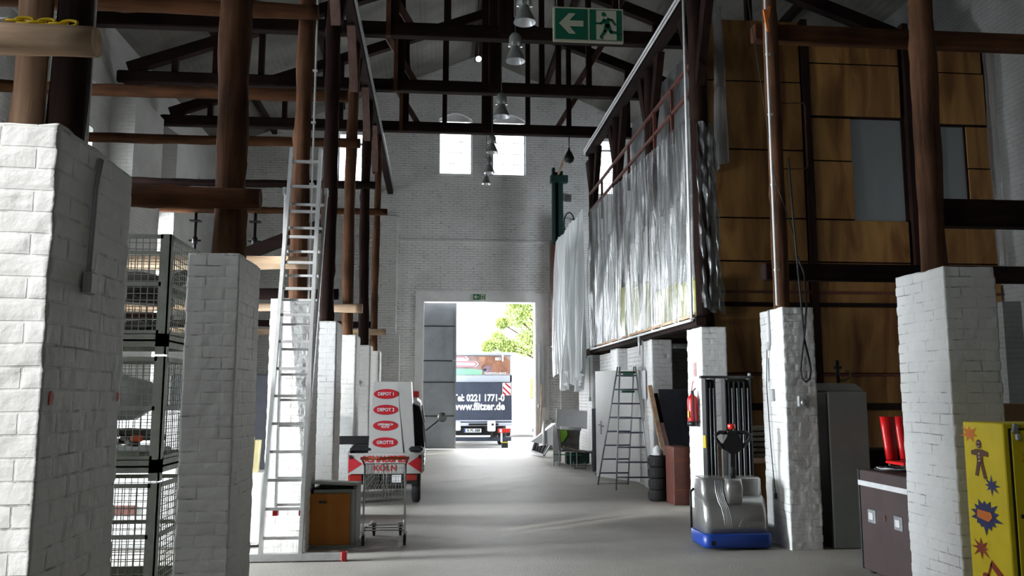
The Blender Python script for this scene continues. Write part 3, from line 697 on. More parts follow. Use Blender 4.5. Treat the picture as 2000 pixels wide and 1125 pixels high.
ps = thing('plastic_sheeting', 'long curtain of clear crinkled plastic film hanging along the gallery above the right pillars', 'plastic sheet', (3.6, 15.4, 2.6))
part('film', film_sheet(3.60, 11.5, 19.4, lambda y: lerp(y, 11.5, 19.4, 5.6, 5.95), lambda y: 2.68, .035, 300, 60, 1.0), M['film'], ps)
single('plastic_sheeting', film_sheet(3.45, 19.45, 23.9, lambda y: 6.0, lambda y: 1.95+.25*math.sin(y*3), .07, 150, 50, 4.0), M['film_lit'], 'loose end of the plastic film, whitened as if lit, hanging beyond the last right pillar', 'plastic sheet')
single('plastic_sheeting', film_sheet(4.25, 11.9, 17.6, lambda y: 7.5, lambda y: 5.0, .04, 120, 40, 7.0), M['film_milky'], 'upper plastic film behind the gallery railing, reaching to the plate', 'plastic sheet')
# film wrapped round the near end post
P = []
for i in range(61):
    f = i/60; a = -2.5+f*3.6; row = []
    for j in range(81):
        g = j/80; z = 5.55-2.75*g; r = .17+.018*math.sin(z*7+a*3)+.022*math.sin(a*11+z*2)+.012*math.sin(z*19+a*5)+.10*g*g*max(0, math.sin(a+1.3))
        row.append((3.87+r*1.15*math.cos(a+.4), 11.88+r*math.sin(a+.4), z+.04*math.sin(a*5)))
    P.append(row)
single('plastic_wrap', MB().grid(P), M['film'], 'crumpled plastic film wrapped round the heavy post at the near end of the sheeting', 'plastic sheet')
film_back = MB(); film_back.box(6.42, 7.34, 12.371, 12.381, 4.1, 6.0)
single('plastic_film', film_back, M['film_milky'], 'grey film behind the wider opening of the plywood partition', 'plastic sheet')
single('plastic_film', MB().box(7.84, 8.38, 12.371, 12.381, 4.5, 5.9), M['film_milky'], 'grey film behind the narrow opening right of the red-brown post', 'plastic sheet')
single('plastic_strip', film_sheet(8.66, 11.98, 12.2, lambda y: 7.2, lambda y: 3.3, .015, 10, 40, 2.0), M['film'], 'dark plastic strip between the partition and the right wall', 'plastic sheet')
# yellow insulation and white boards behind the film
for k, (y0, y1, h) in enumerate(((12.02, 12.9, .55), (13.0, 14.4, .62), (14.9, 16.1, .9), (16.2, 17.25, 1.05))):
    single('insulation_roll', MB().rbox((3.86+.02*k, (y0+y1)/2, 2.76+h/2), (.22, y1-y0, h), b=.04), mat('yellow_insulation', (.62,.60,.17), .9, 0, .2, 5, .4, 20),
           'pale yellow insulation behind the film at the gallery edge, %s' % ['nearest piece', 'second piece from the near post', 'third piece, standing taller', 'farthest and tallest piece'][k], 'insulation', 'insulation behind the plastic film')
single('white_board', MB().rbox((4.15, 20.2, 4.1), (.04, 3.4, 2.7)), M['white'], 'large white board behind the far part of the plastic sheeting', 'board')
single('white_board', MB().rbox((4.12, 17.1, 4.3), (.04, 1.3, 2.0)), M['white'], 'white board behind the sheeting, above the tallest insulation', 'board')
gr = thing('gallery_railing', 'thin red-brown railing above the plastic sheeting', 'railing', (3.76, 16, 5.9))
for z in (6.1, 6.52): part('rail', MB().bar((3.76, 11.9, z), (3.76, 20.2, z), .05), M['redwood'], gr)
for y in (12.9, 14.0, 16.0, 18.7): part('baluster', MB().bar((3.76, y, 5.6), (3.76, y, 6.52), .05), M['redwood'], gr)
eb = thing('edge_beam', 'dark edge beam of the gallery with a white pipe clamped below the film', 'beam', (3.66, 15.4, 2.56))
part('beam', MB().rbox((3.68, 15.4, 2.62), (.14, 7.9, .12)), M['dark_y'], eb)
part('batten', MB().rbox((3.59, 15.0, 2.70), (.05, 7.0, .04)), M['log_tan'], eb, label='pale wooden batten')
part('pipe', MB().cyl((3.56, 11.5, 2.64), (3.56, 19.3, 2.64), .02), M['white_pipe'], eb, label='white pipe')
part('pipe', MB().cyl((3.56, 11.5, 2.66), (3.56, 11.5, 7.5), .02), M['white_pipe'], eb, label='upright white pipe')
part('pipe_end', MB().cyl((3.56, 14.6, 2.3), (3.56, 14.6, 2.64), .022), M['white_pipe'], eb)
# steel column by the end wall
sc = thing('steel_column', 'tall steel column at the right of the end wall, green above and red-brown below', 'column', (3.55, 24.7, 0))
part('lower_section', MB().box(3.42, 3.68, 24.6, 24.8, 3.05, 6.05), M['redwood'], sc)
gm = mat('dark_green_paint', (.010,.042,.034), .5, 0, .15, 6)
part('upper_section', MB().box(3.44, 3.52, 24.6, 24.8, 6.05, 8.4).box(3.62, 3.76, 24.6, 24.8, 6.05, 8.3).box(3.5, 3.64, 24.75, 24.8, 6.05, 8.3), gm, sc, label='dark green channel')
part('bracket', MB().box(3.38, 3.90, 24.5, 24.75, 7.95, 8.15), gm, sc)
part('arm', MB().bar((3.6, 24.55, 8.15), (3.82, 24.55, 8.75), .06), M['log_tan'], sc, label='pale diagonal arm')
single('steel_bracket', MB().box(3.42, 3.68, 24.6, YE-.3, 3.0, 3.05), M['steel'], 'small ledge under the steel column at the right of the gate', 'bracket')
hk = thing('hoist_hook', 'dark chain hoist hanging from the farthest tie beam at the right', 'hoist', (3.15, 19.6, 7.1))
part('cable', MB().cyl((3.15, 19.6, 7.5), (3.15, 19.6, 7.8), .012), M['black'], hk)
part('housing', MB().lathe([(.01,.0),(.10,.05),(.13,.14),(.08,.26),(.03,.34),(.02,.4)], (3.15, 19.6, 7.12), 12, caps=True), M['black'], hk)
# ---------------------------------------------------------------- bell lamps
M['lampgrey'] = mat('lamp_housing_grey', (.30,.32,.31), .5, .2, .1, 8)
M['lampin'] = mat('bright_reflector_inside', (.90,.92,.95), .25, .3, .02, 4)
def lamp(x, y, z, sc, label):
    t = thing('bell_lamp', label, 'lamp', (x, y, z), group='bell lamps hanging from the ridge')
    part('reflector', MB().lathe([(.165*sc,0),(.160*sc,.015*sc),(.125*sc,.10*sc),(.085*sc,.19*sc),(.062*sc,.25*sc)], (x,y,z), 28), M['lampgrey'], t)
    part('reflector_lining', MB().lathe([(.163*sc,.001),(.157*sc,.016*sc),(.121*sc,.10*sc),(.081*sc,.19*sc),(.01,.22*sc)], (x,y,z), 28), M['lampin'], t)
    part('housing', MB().lathe([(.062*sc,.25*sc),(.095*sc,.27*sc),(.105*sc,.31*sc),(.098*sc,.42*sc),(.06*sc,.47*sc),(.02*sc,.49*sc)], (x,y,z), 20, caps=True), M['lampgrey'], t)
    for k in range(6): a = k*PI/3; part('clip', MB().rbox((x+.100*sc*math.cos(a), y+.100*sc*math.sin(a), z+.27*sc), (.03*sc,.03*sc,.05*sc), (0,0,a)), M['lampin'], t)
    part('cable', MB().cyl((x, y, z+.48*sc), (x, y, 11.95), .008), M['black'], t)
for a in ((1.24, 11.7, 7.0, 1.0, 'bell lamp nearest the camera, cut by the top edge left of the exit sign'),
          (1.24, 13.15, 7.0, 1.0, 'second bell lamp, its white rim just left below the exit sign'),
          (1.23, 15.93, 7.0, 1.0, 'third bell lamp, in front of the farthest tie beam above the right arched window'),
          (1.21, 18.4, 7.0, .85, 'fourth bell lamp, silhouetted against the left edge of the right arched window'),
          (1.26, 20.17, 7.0, .85, 'fifth bell lamp, small, at the lower left of the right arched window'),
          (1.25, 21.18, 6.98, .8, 'sixth and lowest-looking bell lamp against the brick wall under the arched windows')): lamp(*a)
fl = thing('flood_lamp', 'small lit spotlight high under the ridge left of the king posts', 'lamp', (1.02, 21.0, 10.2))
part('body', MB().rbox((1.02, 21.02, 10.26), (.2,.14,.16), (.5,0,0), b=.02), M['black'], fl)
part('lens', MB().lathe([(.0,-.02),(.07,-.02),(.07,0),(.0,0)], (1.02, 20.93, 10.22), 16, axis='y'), emis('lit_lamp_lens', (.9,.95,1), 14), fl, label='glowing lens')
part('stem', MB().cyl((1.02, 21.02, 10.3), (1.02, 21.02, 12.0), .012), M['black'], fl)

# ---------------------------------------------------------------- exit signs
M['sgreen'] = mat('sign_green', (.006,.155,.085), .4, 0, .05, 4)
M['scream'] = mat('sign_cream', (.62,.64,.50), .45, 0, .03, 4)
def exit_sign(label, x0, y, z0, wd, ht, chains=None):
    """running-figure exit sign facing the camera side; drawn in units of a 2:1 board"""
    t = thing('exit_sign', label, 'exit sign', (x0+wd/2, y, z0)); k = ht
    P = lambda u, v: (x0+u*k, z0+v*k)
    part('board', MB().box(x0, x0+wd, y, y+.012*max(1, k/.1), z0, z0+ht), M['scream'], t)
    e = .004 if k > .1 else .006
    def poly(name, pts, m, d, lb=None): part(name, MB().prism([P(*p) for p in pts], y-d, y-d+e*.9, 'y'), m, t, label=lb)
    poly('green_field', [(.05,.05),(.97,.05),(.97,.95),(.05,.95)], M['sgreen'], e)
    poly('green_field', [(1.03,.05),(1.95,.05),(1.95,.95),(1.03,.95)], M['sgreen'], e)
    poly('arrow', [(.16,.50),(.44,.80),(.63,.80),(.45,.59),(.85,.59),(.85,.42),(.45,.42),(.63,.20),(.44,.20)], M['scream'], 2*e, 'cream arrow pointing left')
    poly('doorway', [(1.22,.05),(1.80,.05),(1.80,.92),(1.22,.92)], M['scream'], 2*e)
    f = MB(); d0, d1 = y-3*e, y-2*e
    def limb(pts, w):
        for (a, b, wa, wb) in [(pts[i], pts[i+1], w[i], w[i+1]) for i in range(len(pts)-1)]:
            ax, az = P(*a); bx, bz = P(*b); dx, dz = bx-ax, bz-az; L_ = math.hypot(dx, dz); nx, nz = -dz/L_, dx/L_; wa *= k; wb *= k
            f.prism([(ax+nx*wa, az+nz*wa), (ax-nx*wa, az-nz*wa), (bx-nx*wb, bz-nz*wb), (bx+nx*wb, bz+nz*wb)], d0, d1, 'y')
            f.prism([(bx+wb*math.cos(q*PI/5), bz+wb*math.sin(q*PI/5)) for q in range(10)], d0, d1, 'y')
    hx, hz = P(1.43, .80); f.prism([(hx+.062*k*math.cos(q*PI/9), hz+.062*k*math.sin(q*PI/9)) for q in range(18)], d0, d1, 'y')
    limb([(1.50,.65),(1.54,.46)], [.085,.07])
    limb([(1.46,.66),(1.36,.53),(1.20,.53)], [.04,.032,.022])
    limb([(1.52,.67),(1.66,.64),(1.76,.50)], [.04,.032,.022])
    limb([(1.50,.46),(1.46,.30),(1.34,.13)], [.06,.045,.03])
    limb([(1.56,.46),(1.63,.28),(1.86,.26)], [.06,.045,.028])
    part('running_figure', f, M['sgreen'], t, label='green running figure')
    poly('shadow_mark', [(1.34,.07),(1.42,.07),(1.40,.11),(1.35,.12)], M['sgreen'], 3*e)
    if chains:
        for xx in (x0+.02, x0+wd-.02): part('hanging_wire', MB().cyl((xx, y+.006, z0+ht), (xx, y+.006, chains), .0025), M['steel'], t)
exit_sign('green and cream exit sign with left arrow hanging near the top of the picture', .64, 4.5, 3.58, .40, .20, 6.0)
single('sign_wire_beam', MB().rbox((.85, 4.5, 6.02), (10.2, .06, .06)), M['dark_x'], 'thin timber across the hall that carries the near exit sign', 'beam')
exit_sign('small exit sign on the plaster above the open end gate', 1.10, YE-.06, 4.43, .38, .19)

# conduits and switch box on the nearest left pillar
cd = thing('conduit', 'grey conduit with junction box on the side of the nearest left pillar', 'conduit', (-1.32, 3.36, 2.0))
part('pipe', MB().tube([(-1.318, 3.32, 2.05), (-1.318, 3.34, 2.4), (-1.32, 3.38, 2.52)], .007), M['conduit'], cd)
part('pipe', MB().tube([(-1.318, 3.30, 2.05), (-1.318, 3.32, 2.4), (-1.32, 3.36, 2.52)], .006), M['conduit'], cd)
part('junction_box', MB().rbox((-1.312, 3.31, 2.02), (.035,.06,.085), b=.006), M['conduit'], cd, label='grey box')
cd = thing('conduit', 'upright steel pipe behind the paired posts of the nearest left pillar', 'conduit', (-1.56, 3.8, 2.5))
part('pipe', MB().cyl((-1.57, 3.82, 2.5), (-1.57, 3.82, 7.0), .012), M['conduit'], cd)
cd = thing('conduit', 'thin white conduit running up beside the log post behind the ladder', 'conduit', (-1.36, 9.2, 2.6))
part('pipe', MB().cyl((-1.375, 9.24, 2.62), (-1.375, 9.24, 7.55), .012), M['white_pipe'], cd)
for z in (3.3, 3.9, 4.6, 5.2, 6.4): part('clip', MB().rbox((-1.38, 9.235, z), (.05,.035,.02)), M['white_pipe'], cd)
cd = thing('conduit', 'conduit with a small switch box on the sixth left pillar', 'conduit', (-1.5, 16.57, 1.6))
part('pipe', MB().cyl((-1.52, 16.57, 1.9), (-1.52, 16.57, 2.5), .01), M['conduit'], cd); part('switch_box', MB().rbox((-1.52, 16.56, 1.84), (.07,.05,.1), b=.01), M['conduit'], cd)
cd = thing('conduit', 'grey conduit with a box beside the gate on the end wall at the right', 'conduit', (3.2, 25.2, 1.2))
part('pipe', MB().tube([(3.22, 25.22, 1.35), (3.22, 25.22, 3.08), (3.55, 25.22, 3.08)], .018), M['conduit'], cd); part('pipe', MB().cyl((3.10, 25.22, 1.35), (3.10, 25.22, 3.1), .014), M['conduit'], cd)
part('junction_box', MB().rbox((3.16, 25.2, 1.28), (.22,.08,.10), b=.01), M['conduit'], cd)
sk = MB()
for k in range(3): sk.rbox((3.28+.14*k, 25.24, .80), (.10,.08,.12), b=.01)
single('socket_row', sk, M['conduit'], 'row of three grey sockets low on the end wall beside the gate', 'socket')
single('warning_plate', MB().rbox((-.56, 25.24, 1.62), (.16,.02,.18)), M['red'], 'small red plate left of the end gate', 'sign')
tb = MB(); tb.tube([(-.66, 25.2, 1.5), (-.62, 25.18, 1.1), (-.68, 25.18, .8)], .03)
single('cable_bundle', tb, M['black'], 'dark cable bundle hanging left of the end gate', 'cable')

# yellow chain with carabiner on the nearest cross log
M['ychain'] = mat('yellow_plastic_chain', (.90,.62,.01), .4, 0, .08, 10)
def link_pts(c, L_, w_, yawa, tilt, n=16):
    pts = []; e = Euler((tilt, 0, yawa))
    for k in range(n+1):
        a = 2*PI*k/n; x = math.copysign(min(abs(math.cos(a))*1.15, 1), math.cos(a))*L_/2; y = math.sin(a)*w_/2
        pts.append(Vector(c) + e.to_matrix() @ Vector((x, y, 0)))
    return pts
ch = thing('yellow_chain', 'yellow plastic chain lying on the pale log over the nearest left pillar', 'chain', (-1.38, 2.95, 2.885))
for k in range(6): part('link', MB().tube(link_pts((-1.475+.037*k, 2.945-.004*(k % 2), 2.895-.0015*k),   .056, .028, .05-.03*k, R(70) if k % 2 else R(25)), .0055, 6, caps=False), M['ychain'], ch)
single('carabiner', MB().tube(link_pts((-1.515, 2.94, 2.897), .048, .020, -.1, R(30)), .0035, 6, caps=False), M['alu'], 'silver carabiner at the left end of the yellow chain', 'carabiner')

# ---------------------------------------------------------------- stacked wire crates
M['crate'] = mat('grey_green_crate_steel', (.30,.315,.27), .6, .0, .15, 9, .1, 50)
def crate(z, label):
    x0, x1, y0, y1 = -3.32, -2.07, 6.72, 7.54; h = .95
    t = thing('wire_crate', label, 'wire crate', ((x0+x1)/2, (y0+y1)/2, z), group='wire mesh crates in a stack')
    for (x, y) in ((x0, y0), (x1, y0), (x1, y1), (x0, y1)):
        sx = 1 if x == x0 else -1; sy = 1 if y == y0 else -1
        part('corner_post', MB().box(min(x, x+sx*.08), max(x, x+sx*.08), min(y, y+sy*.012), max(y, y+sy*.012), z+.0, z+h-.01).box(min(x, x+sx*.012), max(x, x+sx*.012), min(y, y+sy*.08), max(y, y+sy*.08), z+.0, z+h-.01), M['crate'], t)
    b = MB(); b.box(x0, x1, y0, y1, z+.10, z+.115)
    b.box(x0, x1, y0, y0+.03, z+.06, z+.16); b.box(x0, x1, y1-.03, y1, z+.06, z+.16); b.box(x1-.03, x1, y0, y1, z+.06, z+.16); b.box(x0, x0+.03, y0, y1, z+.06, z+.16)
    part('base_frame', b, M['crate'], t)
    def meshp(n, a, b_, fix, horiz, zlo, zhi):
        mb = MB(); r_ = .0028; cnt = int((b_-a)/.05)
        for k in range(cnt+1):
            q = a+(b_-a)*k/cnt
            if horiz == 'x': mb.bar((q, fix, zlo), (q, fix, zhi), r_*2)
            else: mb.bar((fix, q, zlo), (fix, q, zhi), r_*2)
        cz = int((zhi-zlo)/.05)
        for k in range(cz+1):
            zz = zlo+(zhi-zlo)*k/cz
            if horiz == 'x': mb.bar((a, fix, zz), (b_, fix, zz), r_*2)
            else: mb.bar((fix, a, zz), (fix, b_, zz), r_*2)
        for zz in (zlo, (zlo+zhi)/2, zhi):     # rails that frame the mesh
            if horiz == 'x': mb.box(a, b_, fix-.012, fix+.012, zz-.016, zz+.016)
            else: mb.box(fix-.012, fix+.012, a, b_, zz-.016, zz+.016)
        part(n, mb, M['crate'], t)
    meshp('mesh_front', x0+.06, x1-.06, y0+.012, 'x', z+.17, z+h-.03); meshp('mesh_back', x0+.06, x1-.06, y1-.012, 'x', z+.17, z+h-.03)
    meshp('mesh_side', y0+.06, y1-.06, x1-.012, 'y', z+.17, z+h-.03); meshp('mesh_side', y0+.06, y1-.06, x0+.012, 'y', z+.17, z+h-.03)
    return t
crate(0, 'lowest of the three stacked grey wire crates behind the nearest left pillar')
crate(.955, 'middle wire crate of the stack, filled with cables and junk')
crate(1.91, 'topmost wire crate of the stack, with boards and bags inside')
# contents
M['junk'] = mat('dusty_mixed_grey', (.12,.11,.10), .8, 0, .35, 8, .3, 30)
M['paper'] = mat('white_paper', (.80,.82,.86), .7, 0, .03, 4)
single('cable_heap', MB().tube([(-2.9+.08*k+.10*math.sin(k*2.4), 7.1+.24*math.sin(k*1.7), 1.13+.018*k+.05*math.sin(k*3.1)) for k in range(9)]+[(-2.3-.07*k, 7.0+.22*math.cos(k*1.9), 1.30+.02*math.sin(k)) for k in range(8)], .028, 8), M['junk'], 'tangled dark cable heap in the middle wire crate', 'cable')
single('paper_sheet', MB().rbox((-2.62, 6.82, 1.60), (.26,.01,.24), (0,.05,0)), M['paper'], 'white paper sheet standing inside the middle wire crate', 'paper')
single('keyboard', MB().rbox((-2.5, 6.95, 1.19), (.8,.28,.035), (0,.03,0), b=.01), M['white'], 'flat pale tray at the bottom of the middle wire crate', 'tray')
single('orange_block', MB().rbox((-2.28, 6.82, 1.27), (.09,.04,.05), b=.01), mat('orange_red_plastic', (.85,.12,.03), .5), 'small orange-red block low in the middle wire crate', 'block')
bag = MB()
bag.loft([[(-2.68+rr*1.6*math.cos(a)*(1+.15*math.sin(3*a+z*9)), 7.1+rr*1.0*math.sin(a)*(1+.2*math.sin(4*a)), z) for a in [2*PI*k/20 for k in range(20)]] for rr, z in ((.16,1.40),(.24,1.50),(.27,1.60),(.24,1.70),(.12,1.77))])
single('plastic_bag', bag, mat('pale_plastic_bag', (.55,.55,.55), .4, 0, .15, 8, .5, 14), 'pale crumpled bag on top of the middle wire crate contents', 'bag')
for k, (z, l_, w_) in enumerate(((2.10,.9,.10),(2.22,1.0,.06),(2.38,.95,.12))):
    single('board_scrap', MB().rbox((-2.68, 7.0+.1*k, z+.02), (l_, .3, w_*.6), (0, .06*(k-1), .05*k), b=.01), M['junk'] if k != 1 else M['redwood'], ['dark board lowest in the topmost wire crate','red-brown board in the middle of the topmost wire crate','thick dark board uppermost in the topmost wire crate'][k], 'board', 'boards in the topmost wire crate')
single('plastic_bag', MB().loft([[(-2.5+rr*1.6*math.cos(a), 7.15+rr*math.sin(a)*(1+.2*math.sin(5*a)), z) for a in [2*PI*k/16 for k in range(16)]] for rr, z in ((.15,2.42),(.22,2.48),(.18,2.56),(.08,2.6))]), M['junk'], 'dark bag on the boards of the topmost wire crate', 'bag')
single('slat_bundle', MB().box(-3.0,-2.92,6.95,7.3,.12,.72).box(-2.88,-2.80,6.95,7.3,.12,.72).box(-2.76,-2.68,6.95,7.3,.12,.72), M['redwood'], 'dark slatted piece standing in the lowest wire crate', 'slats')
# white cupboards standing in the left aisle beyond the crates
cb = thing('white_cupboard', 'large white cupboard in the left aisle seen through the lowest wire crate', 'cupboard', (-3.6, 9.6, 0))
part('body', MB().rbox((-3.6, 9.6, .72), (1.9,.5,1.42), b=.01), M['white'], cb)
for x in (-4.05, -3.15): part('door', MB().rbox((x, 9.34, .72), (.88,.02,1.34), b=.004), M['white'], cb)
part('grille', MB().box(-3.9,-3.1,9.31,9.33,.36,.46), M['redwood'], cb, label='dark horizontal slot')
cb = thing('white_cupboard', 'narrow grey-white locker between the second left pillar and the ladder', 'cupboard', (-2.02, 9.6, 0))
part('body', MB().rbox((-2.05, 9.62, .40), (.42,.5,.74), b=.01), M['door_white'], cb)
part('door', MB().rbox((-2.05, 9.36, .38), (.38,.02,.64), b=.004), M['door_white'], cb); part('handle', MB().rbox((-2.16, 9.335, .60), (.015,.02,.12)), M['steel'], cb)
pb = MB()
for k in range(4): pb.rbox((-2.12+.065*k, 9.55+.02*(k % 2), .93+.02*(k % 3)), (.055,.10,.34+.03*(k % 2)), (0,.03*k-.04,0), b=.006)
single('paper_rolls', pb, mat('pale_yellow_rolls', (.66,.58,.33), .7, 0, .1, 8), 'pale yellow rolls standing on the narrow locker left of the ladder', 'rolls')
single('dark_cabinet', MB().rbox((-3.0, 12.9, .95), (1.6,.6,1.9), b=.02), M['dgrey'], 'dark tall cabinet in the left aisle behind the ladder pillar', 'cabinet')

# ---------------------------------------------------------------- extension ladder
ld = thing('extension_ladder', 'tall aluminium extension ladder with a wide foot bar, leaning on the left logs', 'ladder', (-1.47, 8.6, 0))
B0, T0 = (Vector((-1.665, 8.60, .03)), Vector((-1.545, 8.90, 4.20))); B1, T1 = (Vector((-1.285, 8.60, .03)), Vector((-1.245, 8.90, 4.20)))
def rail(a, b, wx=.036, wy=.075, nm='rail'):
    mb = MB(); d = (b-a).normalized(); mb.loft([[p+Vector((sx*wx/2, sy*wy/2, 0)) for (sx, sy) in ((-1,-1),(1,-1),(1,1),(-1,1))] for p in (a, b)], smooth=False)
    part(nm, mb, M['alu'], ld)
rail(B0, T0); rail(B1, T1)
n = 15
for k in range(n):
    f = (k+.7)/n*.985; a = B0.lerp(T0, f); b = B1.lerp(T1, f)
    part('rung', MB().loft([[p+Vector((0, sy*.017, sz*.014)) for (sy, sz) in ((-1,-1),(1,-1),(1,1),(-1,1))] for p in (a, b)], smooth=False), M['alu'], ld)
off = Vector((-.055, .085, 0)); C0, D0 = B0.lerp(T0, .10)+Vector((.10,.09,0)), B0.lerp(T0, .90)+Vector((-.05,.085,0)); C1, D1 = B1.lerp(T1, .10)+Vector((-.02,.09,0)), B1.lerp(T1, .90)+Vector((.075,.085,0))
rail(C0, D0, .022, .06, 'rear_rail'); rail(C1, D1, .022, .06, 'rear_rail')
for k in range(13):
    f = (k+.3)/13; a = C0.lerp(D0, f); b = C1.lerp(D1, f)
    part('rear_rung', MB().loft([[p+Vector((0, sy*.014, sz*.012)) for (sy, sz) in ((-1,-1),(1,-1),(1,1),(-1,1))] for p in (a, b)], smooth=False), M['alu'], ld)
part('foot_bar', MB().rbox((-1.37, 8.60, .045), (.98,.07,.075), b=.006), M['alu'], ld)
part('end_cap', MB().rbox((-.865, 8.60, .045), (.05,.085,.09), b=.006), M['red'], ld, label='red end cap')
for p in (C0, C1): part('rail_cap', MB().rbox(p, (.05,.08,.05)), M['red'], ld, label='dark red rail cap')
for p in (D0, D1): part('hook', MB().rbox(p+Vector((0,-.04,-.05)), (.03,.12,.07)), M['steel'], ld)

# ---------------------------------------------------------------- chest with orange front
cf = thing('storage_chest', 'grey chest with a plain orange-brown front panel beside the ladder foot', 'chest', (-1.1, 9.5, 0))
part('body', MB().box(-1.30,-.84,9.32,9.36,.02,.60).box(-1.30,-1.27,9.32,9.9,.02,.60).box(-.86,-.83,9.36,9.95,.02,.62).box(-1.30,-.84,9.88,9.92,.02,.62).box(-1.30,-.84,9.3,9.9,0,.03), M['greypaint'], cf)
op = MB(); op.rbox((-1.095, 9.29, .30), (.42,.022,.53), b=.004)
part('front_panel', op, wood('orange_brown_panel', (.30,.105,.018), (.44,.17,.035), 'z', .45, .6, .05), cf, label='orange-brown front panel')
part('handle_slot', MB().box(-1.21,-1.13,9.272,9.28,.465,.49), M['black'], cf, label='dark handle slot')
part('lid', MB().rbox((-1.07, 9.62, .645), (.50,.6,.03), (R(-4),R(3),0)), M['greypaint'], cf)

# ---------------------------------------------------------------- shopping cart
M['chrome'] = mat('zinc_plated_wire', (.50,.52,.50), .3, .9, .1, 10)
sc_ = thing('shopping_cart', 'empty wire shopping cart with an orange-red handle, parked by the orange-fronted chest', 'shopping cart', (-.52, 9.6, 0))
X0, X1, YN, YF = -.77, -.29, 9.42, 10.20
def quad(u, v, zf):      # basket: tapers towards the front (far) end
    x = X0+.02+(X1-X0-.04)*u; c = (X0+X1)/2; s = 1-.22*v; return (c+(x-c)*s, YN+(YF-YN)*v, zf)
bk = MB(); zt, zbn, zbf = .86, .50, .60
for k in range(13):
    u = k/12
    bk.bar(quad(u,0,zt), quad(u,0,zbn), .004); bk.bar(quad(u,0,zbn), quad(u,1,zbf), .004); bk.bar(quad(u,1,zbf), quad(u,1,zt-.06), .004)
for k in range(5):
    f = k/4
    for u in (0, 1): bk.bar(quad(u,0,zbn+(zt-zbn)*f), quad(u,1,zbf+(zt-.06-zbf)*f), .004)
    bk.bar(quad(0,1,zbf+(zt-.06-zbf)*f), quad(1,1,zbf+(zt-.06-zbf)*f), .004)
for k in range(17):
    v = k/16; a = zbn+(zbf-zbn)*v; tz = zt-.06*v
    for u in (0, 1): bk.bar(quad(u,v,a), quad(u,v,tz), .0035)
for v in (.25,.5,.75): bk.bar(quad(0,v,zbn+(zbf-zbn)*v), quad(1,v,zbn+(zbf-zbn)*v), .005)
part('basket', bk, M['chrome'], sc_)
rm = MB()
for (a, b) in ((quad(0,0,zt), quad(0,1,zt-.06)), (quad(1,0,zt), quad(1,1,zt-.06)), (quad(0,1,zt-.06), quad(1,1,zt-.06)), (quad(0,0,zt), quad(1,0,zt)), (quad(0,0,zbn), quad(1,0,zbn)), (quad(0,0,zt), quad(0,0,zbn)), (quad(1,0,zt), quad(1,0,zbn)), (quad(.46,0,zt), quad(.46,0,zbn)), (quad(.54,0,zt), quad(.54,0,zbn))): rm.cyl(a, b, .006, 8)
part('basket_rim', rm, M['chrome'], sc_)
hd = MB().cyl((X0-.02, YN-.10, .925), (X1+.02, YN-.10, .925), .016)
part('handle', hd, mat('orange_red_handle', (.62,.10,.03), .4), sc_, label='orange-red push handle')
part('handle_bracket', MB().cyl((X0, YN-.10, .92), (X0+.02, YN, .84), .01).cyl((X1, YN-.10, .92), (X1-.02, YN, .84), .01), M['red'], sc_)
for x in (X0+.02, X1-.02):
    part('leg', MB().tube([(x, YN, .86), (x, YN-.01, .50), (x, YN-.06, .16), (x, YN-.05, .11)], .011, 8), M['chrome'], sc_)
    s = 1 if x < -.5 else -1
    part('lower_rail', MB().tube([(x, YN-.05, .16), (x+s*.04, YF-.1, .16)], .009, 8), M['chrome'], sc_)
part('lower_tray', MB().cyl((X0+.03, YN-.02, .19), (X1-.03, YN-.02, .19), .007).cyl((X0+.05, YN+.3, .17), (X1-.05, YN+.3, .17), .007).cyl((X0+.03, YN-.04, .165), (X1-.03, YN-.04, .165), .007), M['chrome'], sc_)
for (x, y) in ((X0+.02, YN-.05), (X1-.02, YN-.05), (X0+.09, YF-.18), (X1-.09, YF-.18)):
    part('caster', MB().lathe([(.018,-.014),(.055,-.014),(.060,0),(.055,.014),(.018,.014)], (x, y+.02, .060), 16, axis='x', caps=True), M['rubber'], sc_)
    part('fork', MB().rbox((x-.02, y+.01, .10), (.006,.04,.10)).rbox((x+.02, y+.01, .10), (.006,.04,.10)).rbox((x, y+.01, .145), (.05,.05,.02)), M['chrome'], sc_)

# ---------------------------------------------------------------- three-wheeler with obelisk sign
M['bodyw'] = mat('off_white_vehicle_paint', (.44,.44,.425), .4, 0, .06, 3)
M['tri'] = mat('reflector_red', (.48,.02,.03), .35)
ap = thing('three_wheeler', 'small white three-wheeled pickup seen from behind, lettered tailgate', 'three-wheeler', (-.72, 13.9, 0))
x0, x1, yr, yf = -1.27, -.17, 12.75, 14.25
part('load_bed', MB().box(x0+.02, x1-.02, yr, yf, .50, .56).box(x0, x0+.03, yr, yf, .5, .78).box(x1-.03, x1, yr, yf, .5, .78).box(x0, x1, yf-.03, yf, .5, .85), M['bodyw'], ap)
for zz in (.56,.63,.70): part('side_rib', MB().rbox((x1+.012, (yr+yf)/2, zz), (.02, yf-yr-.04, .035), b=.006), M['bodyw'], ap)
tg = MB(); tg.rbox(((x0+x1)/2, yr-.02, .605), (x1-x0, .03, .30), b=.006)
tgo = part('tailgate', tg, M['bodyw'], ap)
for s in (-1, 1):
    cx = x0+.02 if s < 0 else x1-.02; tip = cx-s*.20
    part('triangle', MB().prism([(cx, .47), (cx, .735), (tip, .60)][::(1 if s < 0 else -1)], yr-.040, yr-.036, 'y'), M['tri'], tgo, label='red reflector triangle')
text_obj('lettering', 'SCHAUSPIEL', .13, M['tri'], tgo, (-.72, yr-.04, .665), bold=.003, sx=.93)
text_obj('lettering', 'KÖLN', .115, M['tri'], tgo, (-.72, yr-.04, .535), bold=.003, sx=1.1)
